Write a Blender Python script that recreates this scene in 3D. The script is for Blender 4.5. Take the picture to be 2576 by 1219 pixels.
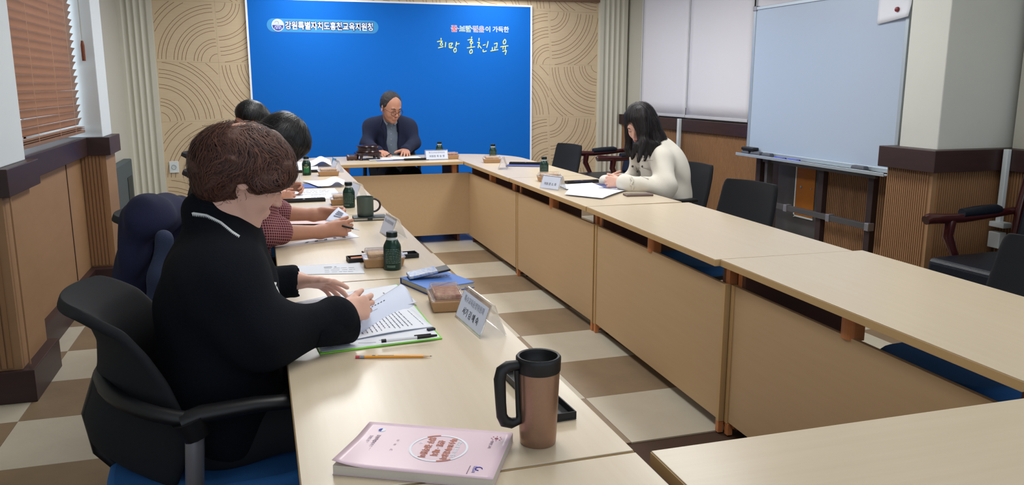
import bpy, bmesh, math, random
import numpy as np
from mathutils import Vector, Matrix, Euler
random.seed(7); rng = np.random.default_rng(7)
for o in list(bpy.data.objects): bpy.data.objects.remove(o)
SC = bpy.context.scene; COL = SC.collection
PI = math.pi

# ------------------------------------------------------------------ camera
F = 2020.0; CX, CY = 1288.0, 609.5
PITCH = math.atan(398.5/F); YAW = math.atan(643/math.hypot(F, 398.5))
CAM = np.array([0, 0, 1.40])
fw = np.array([math.sin(YAW)*math.cos(PITCH), math.cos(YAW)*math.cos(PITCH), -math.sin(PITCH)])
rt = np.array([math.cos(YAW), -math.sin(YAW), 0.0]); upv = np.cross(rt, fw)
cd = bpy.data.cameras.new('camera'); co = bpy.data.objects.new('camera', cd); COL.objects.link(co)
cd.sensor_fit = 'HORIZONTAL'; cd.sensor_width = 36; cd.lens = 36*F/2576; cd.clip_start = .05
m = Matrix(((rt[0], upv[0], -fw[0], 0), (rt[1], upv[1], -fw[1], 0), (rt[2], upv[2], -fw[2], 1.40), (0, 0, 0, 1)))
co.matrix_world = m; SC.camera = co

# ------------------------------------------------------------------ light
SC.view_settings.view_transform = 'Standard'; SC.view_settings.look = 'None'
SC.view_settings.gamma = 1; SC.view_settings.use_curve_mapping = False
SC.view_settings.exposure = -0.03
W = bpy.data.worlds.new('world'); SC.world = W; W.use_nodes = True
W.node_tree.nodes['Background'].inputs[0].default_value = (.80, .90, 1.0, 1)
W.node_tree.nodes['Background'].inputs[1].default_value = 1.1
def area(name, loc, rot, sx, sy, power, col):
    l = bpy.data.lights.new(name, 'AREA'); l.shape = 'RECTANGLE'; l.size = sx; l.size_y = sy
    l.energy = power; l.color = col
    o = bpy.data.objects.new(name, l); COL.objects.link(o); o.location = loc; o.rotation_euler = rot
    return o
LIGHT_SPOTS = [(0.55, 2.0), (2.55, 2.0), (0.55, 4.4), (2.55, 4.4), (0.55, 6.4), (2.55, 6.4), (0.55, 8.15), (2.55, 8.15)]  # last pair is added, to brighten the back wall and banner
for i, (lx, ly) in enumerate(LIGHT_SPOTS):
    area('ceiling_lamp_light', (lx, ly, 2.545), (0, 0, 0), .55, 1.15, (11, 10, 18, 18, 26, 26, 17, 17)[i], (.97, .985, 1.0))
area('window_daylight', (-1.75, 5.25, 1.75), (0, -PI/2, 0), 1.3, 1.5, 20, (.86, .94, 1.0))

# ------------------------------------------------------------------ helpers
def lin(c):
    c = c/255.0
    return c/12.92 if c <= .04045 else ((c+.055)/1.055)**2.4
def rgb(t): return (lin(t[0]), lin(t[1]), lin(t[2]), 1)
MATS = {}
def mat(name, c, rough=.5, metal=0, spec=.5, var=None, bump=None, coat=0, trans=0, ior=1.45, sheen=0, stretch=(1, 1, 1), emit=0, alpha=1, tl=0):
    """var=(scale, colour2, contrast)  bump=(scale, strength)"""
    if name in MATS: return MATS[name]
    mt = bpy.data.materials.new(name); mt.use_nodes = True; MATS[name] = mt
    nt = mt.node_tree; b = nt.nodes['Principled BSDF']
    b.inputs['Base Color'].default_value = rgb(c); b.inputs['Roughness'].default_value = rough
    b.inputs['Metallic'].default_value = metal; b.inputs['Specular IOR Level'].default_value = spec
    b.inputs['Coat Weight'].default_value = coat; b.inputs['Coat Roughness'].default_value = .15
    b.inputs['Transmission Weight'].default_value = trans; b.inputs['IOR'].default_value = ior
    b.inputs['Sheen Weight'].default_value = sheen; b.inputs['Alpha'].default_value = alpha
    if emit:
        b.inputs['Emission Color'].default_value = rgb(c); b.inputs['Emission Strength'].default_value = emit
    if var or bump:
        tc = nt.nodes.new('ShaderNodeTexCoord'); mp = nt.nodes.new('ShaderNodeMapping')
        mp.inputs['Scale'].default_value = stretch; nt.links.new(tc.outputs['Object'], mp.inputs['Vector'])
    if var:
        n = nt.nodes.new('ShaderNodeTexNoise'); n.inputs['Scale'].default_value = var[0]; n.inputs['Detail'].default_value = 6
        n.inputs['Roughness'].default_value = .6
        nt.links.new(mp.outputs[0], n.inputs['Vector'])
        r = nt.nodes.new('ShaderNodeValToRGB'); w = var[2] if len(var) > 2 else .2
        r.color_ramp.elements[0].position = .5-w; r.color_ramp.elements[1].position = .5+w
        r.color_ramp.elements[0].color = rgb(c); r.color_ramp.elements[1].color = rgb(var[1])
        nt.links.new(n.outputs['Fac'], r.inputs[0]); nt.links.new(r.outputs[0], b.inputs['Base Color'])
    if bump:
        n = nt.nodes.new('ShaderNodeTexNoise'); n.inputs['Scale'].default_value = bump[0]; n.inputs['Detail'].default_value = 4
        nt.links.new(mp.outputs[0], n.inputs['Vector'])
        bp = nt.nodes.new('ShaderNodeBump'); bp.inputs['Strength'].default_value = bump[1]; bp.inputs['Distance'].default_value = .01
        nt.links.new(n.outputs['Fac'], bp.inputs['Height']); nt.links.new(bp.outputs[0], b.inputs['Normal'])
    if tl:
        t = nt.nodes.new('ShaderNodeBsdfTranslucent'); t.inputs[0].default_value = rgb(c)
        mx = nt.nodes.new('ShaderNodeMixShader'); mx.inputs[0].default_value = tl
        out = nt.nodes['Material Output']
        nt.links.new(b.outputs[0], mx.inputs[1]); nt.links.new(t.outputs[0], mx.inputs[2]); nt.links.new(mx.outputs[0], out.inputs[0])
    return mt

def ray(u, v): return fw+rt*(u-CX)/F+upv*(CY-v)/F
def T(u, v, z=.73): r = ray(u, v); return Vector(CAM+r*((z-1.4)/r[2]))      # point of a horizontal plane
def PY(u, v, y): r = ray(u, v); return Vector(CAM+r*(y/r[1]))                # point of a frontal plane
def PX(u, v, x): r = ray(u, v); return Vector(CAM+r*(x/r[0]))

class MB:
    def __init__(s): s.v = []; s.f = []; s.m = []; s.cm = 0
    def add(s, vs, fs):
        n = len(s.v); s.v += [tuple(v) for v in vs]; s.f += [tuple(i+n for i in f) for f in fs]; s.m += [s.cm]*len(fs); return s
    def box(s, c, d, R=None, taper=None):
        hx, hy, hz = d[0]/2, d[1]/2, d[2]/2; tx, ty = taper or (1, 1)
        vs = [Vector((x*hx*(tx if z > 0 else 1), y*hy*(ty if z > 0 else 1), z*hz)) for z in (-1, 1) for y in (-1, 1) for x in (-1, 1)]
        if R is not None: vs = [R @ v for v in vs]
        vs = [v+Vector(c) for v in vs]
        return s.add(vs, [(0, 2, 3, 1), (4, 5, 7, 6), (0, 1, 5, 4), (2, 6, 7, 3), (0, 4, 6, 2), (1, 3, 7, 5)])
    def bx(s, x0, x1, y0, y1, z0, z1): return s.box(((x0+x1)/2, (y0+y1)/2, (z0+z1)/2), (abs(x1-x0), abs(y1-y0), abs(z1-z0)))
    def prism(s, poly, z0, z1, fn=None):
        n = len(poly); fn = fn or (lambda x, y, z: (x, y, z))
        a = sum(poly[i][0]*poly[(i+1) % n][1]-poly[(i+1) % n][0]*poly[i][1] for i in range(n))
        if a < 0: poly = poly[::-1]
        vs = [fn(p[0], p[1], z0) for p in poly]+[fn(p[0], p[1], z1) for p in poly]
        return s.add(vs, [tuple(range(n))[::-1], tuple(range(n, 2*n))]+[(i, (i+1) % n, n+(i+1) % n, n+i) for i in range(n)])
    def tube(s, path, r, n=8, cap=True, sq=1.0, up=None):
        P = [Vector(p) for p in path]; R = r if isinstance(r, (list, tuple)) else [r]*len(P)
        base = len(s.v); prev = None
        for i, p in enumerate(P):
            t = (P[min(i+1, len(P)-1)]-P[max(i-1, 0)]).normalized()
            if prev is None:
                a = Vector(up) if up else (Vector((0, 0, 1)) if abs(t.z) < .9 else Vector((1, 0, 0)))
            else: a = prev
            x = (a-t*a.dot(t)).normalized(); prev = x; y = t.cross(x)
            for k in range(n):
                g = 2*PI*k/n+(PI/n if n == 4 else 0)
                s.v.append(tuple(p+x*math.cos(g)*R[i]*sq+y*math.sin(g)*R[i]))
        for i in range(len(P)-1):
            for k in range(n):
                a = base+i*n+k; b = base+i*n+(k+1) % n
                s.f.append((a, b, b+n, a+n)); s.m.append(s.cm)
        if cap:
            s.f.append(tuple(base+k for k in range(n))[::-1]); s.f.append(tuple(base+(len(P)-1)*n+k for k in range(n))); s.m += [s.cm]*2
        return s
    def lathe(s, prof, c=(0, 0, 0), n=32, R=None):
        base = len(s.v)
        for (r, z) in prof:
            for k in range(n):
                g = 2*PI*k/n; v = Vector((r*math.cos(g), r*math.sin(g), z))
                if R is not None: v = R @ v
                s.v.append(tuple(v+Vector(c)))
        for i in range(len(prof)-1):
            for k in range(n):
                a = base+i*n+k; b = base+i*n+(k+1) % n
                s.f.append((a, b, b+n, a+n)); s.m.append(s.cm)
        return s
    def ell(s, c, r, n=12, R=None):
        prof = [(max(1e-4, math.sin(PI*i/n)), -math.cos(PI*i/n)) for i in range(n+1)]
        b = len(s.v); s.lathe(prof, (0, 0, 0), n*2)
        for i in range(b, len(s.v)):
            v = Vector((s.v[i][0]*r[0], s.v[i][1]*r[1], s.v[i][2]*r[2]))
            if R is not None: v = R @ v
            s.v[i] = tuple(v+Vector(c))
        return s
    def grid(s, fn, nu, nv):
        b = len(s.v)
        for j in range(nv+1):
            for i in range(nu+1): s.v.append(tuple(fn(i/nu, j/nv)))
        for j in range(nv):
            for i in range(nu):
                a = b+j*(nu+1)+i; s.f.append((a, a+1, a+nu+2, a+nu+1)); s.m.append(s.cm)
        return s
    def build(s, name, material, parent=None, bevel=0, seg=2, smooth=None, solid=0, sub=0, off=None):
        me = bpy.data.meshes.new(name)
        v = s.v if off is None else [tuple(Vector(p)-Vector(off)) for p in s.v]
        me.from_pydata(v, [], s.f); me.validate(); me.update()
        for mm in (material if isinstance(material, (list, tuple)) else [material]): me.materials.append(mm)
        if max(s.m or [0]) > 0:
            for i, p in enumerate(me.polygons): p.material_index = s.m[i]
        o = bpy.data.objects.new(name, me); COL.objects.link(o)
        if parent: o.parent = parent
        if smooth:
            me.shade_smooth()
            if smooth < 180: me.set_sharp_from_angle(angle=math.radians(smooth))
        if solid:
            q = o.modifiers.new('s', 'SOLIDIFY'); q.thickness = solid; q.offset = 0
        if bevel:
            q = o.modifiers.new('b', 'BEVEL'); q.width = bevel; q.segments = seg; q.limit_method = 'ANGLE'; q.angle_limit = math.radians(40)
        if sub:
            q = o.modifiers.new('d', 'SUBSURF'); q.levels = sub; q.render_levels = sub
        return o
def tag(o, label, cat=None, group=None, kind=None):
    if label: o['label'] = label
    if cat: o['category'] = cat
    if group: o['group'] = group
    if kind: o['kind'] = kind
    return o
def empty(name, loc, rz=0, label=None, cat=None, group=None, kind=None):
    o = bpy.data.objects.new(name, None); COL.objects.link(o); o.location = loc; o.rotation_euler = (0, 0, rz); o.empty_display_size = .05
    return tag(o, label, cat, group, kind)
def struct(o): o['kind'] = 'structure'; return o
KIDS = {}
def copy_tree(o, parent=None):
    c = o.copy(); COL.objects.link(c); c.parent = parent
    for ch in [x for x in bpy.data.objects if x.parent == o]: copy_tree(ch, c)
    return c
def text(s, size, material, M, parent, name='lettering', bold=0, extrude=.00015, align='CENTER', sx=1, spacing=1):
    cu = bpy.data.curves.new(name, 'FONT'); cu.body = s; cu.size = size; cu.align_x = align; cu.align_y = 'CENTER'
    cu.offset = bold; cu.extrude = extrude; cu.resolution_u = 2; cu.space_character = spacing
    t = bpy.data.objects.new(name, cu); COL.objects.link(t); bpy.context.view_layer.update()
    me = bpy.data.meshes.new_from_object(t.evaluated_get(bpy.context.evaluated_depsgraph_get()))
    bpy.data.objects.remove(t)
    me.transform(M @ Matrix.Diagonal((sx, 1, 1, 1))); me.materials.clear(); me.materials.append(material); me.name = name
    o = bpy.data.objects.new(name, me); COL.objects.link(o); o.parent = parent
    return o
def frame(o, x, y):
    """matrix with local x along x and local y along y"""
    x = Vector(x).normalized(); y = Vector(y); y = (y-x*y.dot(x)).normalized(); z = x.cross(y); o = Vector(o)
    return Matrix(((x.x, y.x, z.x, o.x), (x.y, y.y, z.y, o.y), (x.z, y.z, z.z, o.z), (0, 0, 0, 1)))

# ------------------------------------------------------------------ implicit surfaces (for bodies, clothes, hair)
def rotm(yaw=0, pitch=0, roll=0):
    """local x = forward; pitch>0 looks down"""
    return np.array((Matrix.Rotation(yaw, 3, 'Z') @ Matrix.Rotation(pitch, 3, 'Y') @ Matrix.Rotation(roll, 3, 'X')))
def cap(a, b, ra, rb=None, k=.02, op='u'): return ('c', np.array(a, float), np.array(b, float), ra, ra if rb is None else rb, k, op)
def ell(c, r, R=None, k=.02, op='u'): return ('e', np.array(c, float), np.array(r, float), np.eye(3) if R is None else R, 0, k, op)
def pdist(p, P):
    if p[0] == 'c':
        ba = p[2]-p[1]; L = float(ba@ba)+1e-12
        x, y, z = P; dx = x-p[1][0]; dy = y-p[1][1]; dz = z-p[1][2]
        h = np.clip((dx*ba[0]+dy*ba[1]+dz*ba[2])/L, 0, 1)
        return np.sqrt((dx-h*ba[0])**2+(dy-h*ba[1])**2+(dz-h*ba[2])**2)-(p[3]+h*(p[4]-p[3]))
    c, r, R = p[1], p[2], p[3]
    x, y, z = P; dx = x-c[0]; dy = y-c[1]; dz = z-c[2]
    q = [(dx*R[0, i]+dy*R[1, i]+dz*R[2, i]) for i in range(3)]
    k0 = np.sqrt(sum((q[i]/r[i])**2 for i in range(3))); k1 = np.sqrt(sum((q[i]/r[i]**2)**2 for i in range(3)))+1e-9
    return k0*(k0-1)/k1
def smin(a, b, k):
    h = np.maximum(k-np.abs(a-b), 0)/k
    return np.minimum(a, b)-h*h*k*.25
def comb(f, d, p):
    if p[6] == 'u': return smin(f, d, p[5])
    if p[6] == 's': return -smin(-f, d, p[5])
    return -smin(-f, -d, p[5])
def pb(p, mg):
    if p[0] == 'c':
        r = max(p[3], p[4])+mg; return np.minimum(p[1], p[2])-r, np.maximum(p[1], p[2])+r
    r = max(p[2])+mg; return p[1]-r, p[1]+r
def feval(prims, pts):
    P = (pts[:, 0], pts[:, 1], pts[:, 2]); f = np.full(len(pts), 1.0)
    for p in prims: f = comb(f, pdist(p, P), p)
    return f
def sdf_mesh(name, prims, res, material, parent=None, off=(0, 0, 0), noise=None, smooth=1):
    lo = np.min([pb(p, 0)[0] for p in prims if p[6] == 'u'], axis=0)-3*res
    hi = np.max([pb(p, 0)[1] for p in prims if p[6] == 'u'], axis=0)+3*res
    mk_ = .3*max(p[5] for p in prims if p[6] == 'u')+(.012 if noise is not None else 0); lo = lo-mk_; hi = hi+mk_
    n = np.ceil((hi-lo)/res).astype(int)+1
    ax = [lo[i]+res*np.arange(n[i]) for i in range(3)]
    f = np.full(tuple(n), 1.0, np.float32)
    for p in prims:
        mg = p[5]+4*res+(.02 if p[0] == 'e' else 0)
        a, b = pb(p, mg) if p[6] != 'i' else (lo, hi)
        i0 = np.clip(np.floor((a-lo)/res).astype(int), 0, n); i1 = np.clip(np.ceil((b-lo)/res).astype(int)+1, 0, n)
        if np.any(i1 <= i0): continue
        sl = tuple(slice(i0[i], i1[i]) for i in range(3))
        X, Y, Z = np.meshgrid(*[ax[i][sl[i]].astype(np.float32) for i in range(3)], indexing='ij', sparse=True)
        f[sl] = comb(f[sl], pdist(p, (X, Y, Z)).astype(np.float32), p)
    if noise is not None:
        X, Y, Z = np.meshgrid(*[a.astype(np.float32) for a in ax], indexing='ij', sparse=True)
        f = f+noise(X, Y, Z).astype(np.float32)
    s = f < 0
    cnr = [(i, j, k) for i in (0, 1) for j in (0, 1) for k in (0, 1)]
    cnt = sum(s[i:n[0]-1+i, j:n[1]-1+j, k:n[2]-1+k].astype(np.int8) for i, j, k in cnr)
    act = (cnt > 0) & (cnt < 8); idx = np.argwhere(act); vid = np.full(act.shape, -1, np.int32); vid[act] = np.arange(len(idx))
    val = np.stack([f[idx[:, 0]+i, idx[:, 1]+j, idx[:, 2]+k] for i, j, k in cnr], 1)
    acc = np.zeros((len(idx), 3)); w = np.zeros(len(idx)); C = np.array(cnr, float)
    for a in range(8):
        for b in range(a+1, 8):
            if np.abs(C[a]-C[b]).sum() == 1:
                va, vb = val[:, a], val[:, b]; mk = (va < 0) != (vb < 0)
                t = np.where(mk, va/np.where(mk, va-vb, 1), 0)
                acc += mk[:, None]*(C[a]+t[:, None]*(C[b]-C[a])); w += mk
    V = lo+res*(idx+acc/w[:, None])
    Q = []
    for d in range(3):
        e = [0, 0, 0]; e[d] = 1
        A = s[:n[0]-e[0], :n[1]-e[1], :n[2]-e[2]]; B = s[e[0]:, e[1]:, e[2]:]
        o1, o2 = [(1, 2), (2, 0), (0, 1)][d]
        g = np.argwhere(A != B); g = g[(g[:, o1] > 0) & (g[:, o2] > 0) & (g[:, o1] < n[o1]-1) & (g[:, o2] < n[o2]-1)]
        flip = A[g[:, 0], g[:, 1], g[:, 2]]
        def at(da, db):
            h = g.copy(); h[:, o1] -= da; h[:, o2] -= db; return vid[h[:, 0], h[:, 1], h[:, 2]]
        q = np.stack([at(1, 1), at(0, 1), at(0, 0), at(1, 0)], 1)
        q[~flip] = q[~flip][:, ::-1]; Q.append(q)
    Q = np.concatenate(Q)
    if smooth:                                            # a little Laplacian smoothing
        ed = np.concatenate([Q[:, [0, 1]], Q[:, [1, 2]], Q[:, [2, 3]], Q[:, [3, 0]]])
        for _ in range(smooth):
            a = np.zeros_like(V); c = np.zeros(len(V))
            for i, j in ((0, 1), (1, 0)):
                for k in range(3): a[:, k] += np.bincount(ed[:, i], V[ed[:, j], k], len(V))
                c += np.bincount(ed[:, i], minlength=len(V))
            V = V*.5+.5*a/np.maximum(c, 1)[:, None]
    V = V-np.array(off)
    me = bpy.data.meshes.new(name)
    me.vertices.add(len(V)); me.vertices.foreach_set('co', V.astype(np.float32).ravel())
    me.loops.add(len(Q)*4); me.loops.foreach_set('vertex_index', Q.astype(np.int32).ravel())
    me.polygons.add(len(Q)); me.polygons.foreach_set('loop_start', np.arange(0, len(Q)*4, 4, dtype=np.int32))
    me.update(calc_edges=True); me.validate(); me.shade_smooth(); me.materials.append(material)
    o = bpy.data.objects.new(name, me); COL.objects.link(o)
    if parent: o.parent = parent
    return o
def strands(name, prims, pts, flow, material, parent, off, steps=9, ds=.012, width=.0012, lift=.0015, jit=.35, wave=0):
    """thin ribbons that run over the hair volume"""
    pts = np.array(pts, float); N = len(pts); out = []; r = rng.normal(size=(N, 3))*jit; ph = rng.uniform(0, 6.28, N)
    def grad(p):
        e = 1e-3; g = np.stack([feval(prims, p+np.eye(3)[i]*e)-feval(prims, p-np.eye(3)[i]*e) for i in range(3)], 1)
        return g/(np.linalg.norm(g, axis=1)[:, None]+1e-9)
    lf = rng.uniform(0, lift*2, N); L = rng.uniform(.5, 1.2, N)[:, None]
    for s in range(steps+1):
        g = grad(pts); d = feval(prims, pts); pts = pts-(d-lf)[:, None]*g
        v = flow(pts)+r; v = v-(v*g).sum(1)[:, None]*g; v /= np.linalg.norm(v, axis=1)[:, None]+1e-9
        sd = np.cross(v, g)
        if wave: v = v+sd*(wave*np.sin(ph+s*1.1))[:, None]
        wd = width*(1-.8*(s/steps)**2)*L
        out.append((pts-sd*wd, pts+sd*wd)); pts = pts+v*ds*L
    S = steps+1
    V = np.stack([np.stack(o, 1) for o in out], 1).reshape(-1, 3)-np.array(off)      # N,S,2
    b = (np.arange(N)[:, None]*S+np.arange(steps)[None])*2
    Q = np.stack([b, b+1, b+3, b+2], -1).reshape(-1, 4)
    me = bpy.data.meshes.new(name); me.from_pydata(V.tolist(), [], Q.tolist()); me.update(); me.shade_smooth(); me.materials.append(material)
    at = me.color_attributes.new('tone', 'FLOAT_COLOR', 'POINT'); t = np.repeat(rng.uniform(0, 1, N), S*2)
    at.data.foreach_set('color', np.stack([t, t, t, np.ones_like(t)], 1).ravel())
    o = bpy.data.objects.new(name, me); COL.objects.link(o); o.parent = parent; o['kind'] = 'stuff'
    return o
def hairmat(name, c1, c2, rough=.45):
    mt = bpy.data.materials.new(name); mt.use_nodes = True; nt = mt.node_tree; b = nt.nodes['Principled BSDF']
    a = nt.nodes.new('ShaderNodeAttribute'); a.attribute_name = 'tone'
    r = nt.nodes.new('ShaderNodeValToRGB'); r.color_ramp.elements[0].color = rgb(c1); r.color_ramp.elements[1].color = rgb(c2)
    nt.links.new(a.outputs['Fac'], r.inputs[0]); nt.links.new(r.outputs[0], b.inputs['Base Color'])
    b.inputs['Roughness'].default_value = rough; b.inputs['Specular IOR Level'].default_value = .4
    return mt

# ------------------------------------------------------------------ materials
WHITE = mat('painted_wall', (205, 206, 200), .75, var=(3, (198, 200, 195), .3))
WHITEB = mat('bright_paint', (214, 222, 226), .7)
BEIGE = mat('beige_paint', (196, 194, 182), .75)
CEIL = mat('ceiling_tile', (225, 225, 220), .9)
CREAM = mat('cream_moulding', (205, 203, 190), .55)
DARKW = mat('dark_rail_wood', (62, 40, 38), .42, var=(6, (46, 30, 32), .3), stretch=(1, 1, 6))
TAN = mat('tan_wainscot', (160, 124, 90), .55, var=(5, (152, 116, 82), .3), stretch=(1, 1, 4))
TANR = mat('ribbed_wainscot', (152, 114, 80), .55, var=(8, (142, 104, 72), .3), stretch=(1, 1, .4))
GROOVE = mat('groove_brown', (70, 48, 34), .8)  # dark brown of the wainscot joints and the slab under the tiles
PANELW = mat('engraved_panel', (208, 188, 158), .6, var=(9, (200, 179, 148), .3), stretch=(1, 1, 6))
ENGR = mat('engraved_line', (128, 96, 66), .7)
MAPLE = mat('maple_laminate', (206, 191, 167), .33, spec=.5, var=(3.0, (198, 181, 155), .35), stretch=(16, .8, 6), coat=.12)
MAPLEX = mat('maple_laminate_cross', (206, 191, 167), .33, spec=.5, var=(3.0, (198, 181, 155), .35), stretch=(.8, 16, 6), coat=.12)
MEDGE = mat('maple_edge', (190, 158, 112), .45)
MPANEL = mat('maple_panel', (192, 164, 128), .5, var=(3.5, (186, 157, 120), .35), stretch=(14, 1, 14))
DKLEG = mat('dark_leg_panel', (96, 62, 52), .6)
BLOCK = mat('orange_wood_block', (204, 136, 88), .5, var=(12, (190, 122, 76), .3), stretch=(1, 1, 5))
BLACK = mat('black_plastic', (17, 18, 22), .45)
BLACKF = mat('black_mesh_fabric', (15, 18, 24), .85, bump=(900, .3))
BLUEF = mat('blue_seat_fabric', (42, 104, 172), .85, bump=(700, .3))
GREYM = mat('grey_post_metal', (150, 150, 158), .35, metal=.6)
REDW = mat('dark_red_lacquer', (58, 18, 20), .22, coat=.5)
LEATH = mat('navy_leather', (18, 25, 36), .38, bump=(200, .2))
WBOARD = mat('whiteboard_surface', (176, 191, 212), .22, spec=.5)
ALU = mat('aluminium_trim', (186, 198, 206), .35, metal=.5)
GREYD = mat('dark_grey_steel', (78, 76, 78), .5, metal=.2)
BROWNM = mat('dark_brown_steel', (52, 38, 38), .5, metal=.1)
PAPER = mat('white_paper', (236, 240, 250), .8, tl=.12)
PAPERB = mat('bluish_paper', (216, 224, 244), .8, tl=.12)
INK = mat('printed_ink', (110, 112, 128), .8)
INKD = mat('dark_ink', (40, 42, 56), .8)
KRAFT = mat('kraft_card', (182, 144, 106), .8, var=(60, (172, 134, 96), .3))
CLEAR = mat('clear_plastic', (240, 244, 250), .08, trans=1, ior=1.35, alpha=.45)
ACRYL = mat('clear_acrylic', (232, 240, 250), .06, trans=.9, ior=1.3, alpha=.5)
GREEN = mat('lime_folder_edge', (120, 200, 52), .5)
NAVYF = mat('navy_folder', (50, 62, 122), .55)
BLUEN = mat('blue_notebook_cover', (82, 124, 200), .6, bump=(500, .15))
BLUED = mat('blue_notebook_edge', (40, 62, 140), .6)
PAGES = mat('page_block', (214, 206, 196), .85, var=(4, (196, 188, 176), .3), stretch=(1, 1, 300))
SKIN = mat('skin', (206, 160, 138), .5, spec=.35, var=(30, (196, 146, 124), .4), bump=(300, .04))
SKINP = mat('pale_skin', (222, 178, 160), .48, spec=.35, var=(30, (212, 162, 144), .4), bump=(300, .04))
SKINM = mat('tan_skin', (188, 138, 116), .5, spec=.35, var=(30, (176, 124, 102), .4))
LIPS = mat('lips', (172, 84, 84), .4)
DARKH = mat('black_hair', (20, 21, 24), .42, bump=(120, .5), stretch=(1, 1, .25))
BROWNH = mat('brown_hair', (66, 40, 34), .6, var=(22, (84, 52, 42), .3), bump=(70, .8))
BANNERB = mat('banner_blue', (12, 104, 200), .75, spec=.2)
WPRINT = mat('white_print', (240, 244, 252), .6)
YPRINT = mat('yellow_print', (228, 240, 150), .6)
RIM = mat('emblem_blue', (40, 60, 170), .6)
REDP = mat('red_print', (206, 52, 92), .6)
GRNP = mat('teal_print', (60, 150, 150), .6)
PURP = mat('purple_print', (96, 70, 160), .6)
LBLUE = mat('light_blue_print', (50, 146, 210), .55)
DBLUE = mat('dark_blue_print', (18, 50, 120), .6)
# ------------------------------------------------------------------ room shell
XL, XR, YB = -1.27, 4.25, 9.0
fl = empty('floor', (0, 0, 0)); struct(fl)
struct(MB().bx(-1.75, 4.6, -.6, 9.3, -.12, -.006).build('floor_slab', GROOVE, fl))
TLIGHT = mat('light_vinyl_tile', (198, 190, 172), .42, var=(7, (186, 178, 160), .3), bump=(60, .05))
TDARK = mat('brown_vinyl_tile', (146, 124, 98), .42, var=(7, (126, 108, 86), .3), bump=(60, .05))
TS = .478; tm = {}
for k, mm in ((0, TLIGHT), (1, TDARK)):
    a = TS/2-.0008
    o_ = MB().bx(-a, a, -a, a, -.006, 0).build('tile', mm, fl); tm[k] = o_.data; bpy.data.objects.remove(o_)
for i in range(-7, 7):
    for j in range(-10, 10):
        x = 1.345+TS*(i+.5); y = 7.01-TS*(j-.5)
        if x < -1.75 or x > 4.35 or y > 9.1 or y < -.3: continue
        o = bpy.data.objects.new('tile', tm[(i+j+1) % 2]); COL.objects.link(o); o.parent = fl; o.location = (x, y, 0)
ce = struct(MB().bx(-1.75, 4.7, -.6, 9.3, 2.60, 2.72).build('ceiling', CEIL))
LAMP = mat('lamp_diffuser', (255, 250, 240), .6, emit=3.0)
for i, (lx, ly) in enumerate(LIGHT_SPOTS):
    t = empty('ceiling_light', (lx, ly, 2.6), 0, 'recessed ceiling light panel, %s, %s' % (('nearest the camera', 'second from the camera', 'third from the camera', 'added to brighten the blue banner')[i//2], ('left row', 'right row')[i % 2]), 'light', 'ceiling light panels above the tables')
    MB().bx(-.33, .33, -.63, -.60, -.03, 0).bx(-.33, .33, .60, .63, -.03, 0).bx(-.33, -.30, -.60, .60, -.03, 0).bx(.30, .33, -.60, .60, -.03, 0).build('frame', ALU, t)
    MB().bx(-.30, .30, -.60, .60, -.012, -.002).build('diffuser', LAMP, t)

# back wall with engraved square panels
wb = struct(MB().bx(-1.75, 4.7, YB+.03, YB+.2, 0, 2.6).build('wall_back', BEIGE))
PS = .605
def arcs(cx, cz, x0, x1, z0, z1, radii, y):
    mb = MB(); w = .0022
    for r in radii:
        n = 26; pts = []
        for i in range(n+1):
            a = PI/2*i/n; px = cx+(1 if cx <= x0+1e-6 else -1)*r*math.cos(a); pz = cz+(1 if cz <= z0+1e-6 else -1)*r*math.sin(a)
            nx, nz = math.cos(a)*(1 if cx <= x0+1e-6 else -1), math.sin(a)*(1 if cz <= z0+1e-6 else -1)
            pts.append((px, pz, nx, nz))
        for p, q in zip(pts, pts[1:]):
            if all(x0+.003 < s[0] < x1-.003 and z0+.003 < s[1] < z1-.003 for s in (p, q)):
                mb.add([(p[0]-p[2]*w, y, p[1]-p[3]*w), (p[0]+p[2]*w, y, p[1]+p[3]*w), (q[0]+q[2]*w, y, q[1]+q[3]*w), (q[0]-q[2]*w, y, q[1]-q[3]*w)], [(0, 1, 2, 3)])
    return mb
R1 = [.085, .165, .20, .235, .315, .35, .39, .425, .50, .54, .575, .655, .70, .735]
R2 = [.10, .17, .205, .24, .345, .38, .45, .49, .53, .60, .635, .67, .76]
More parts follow.
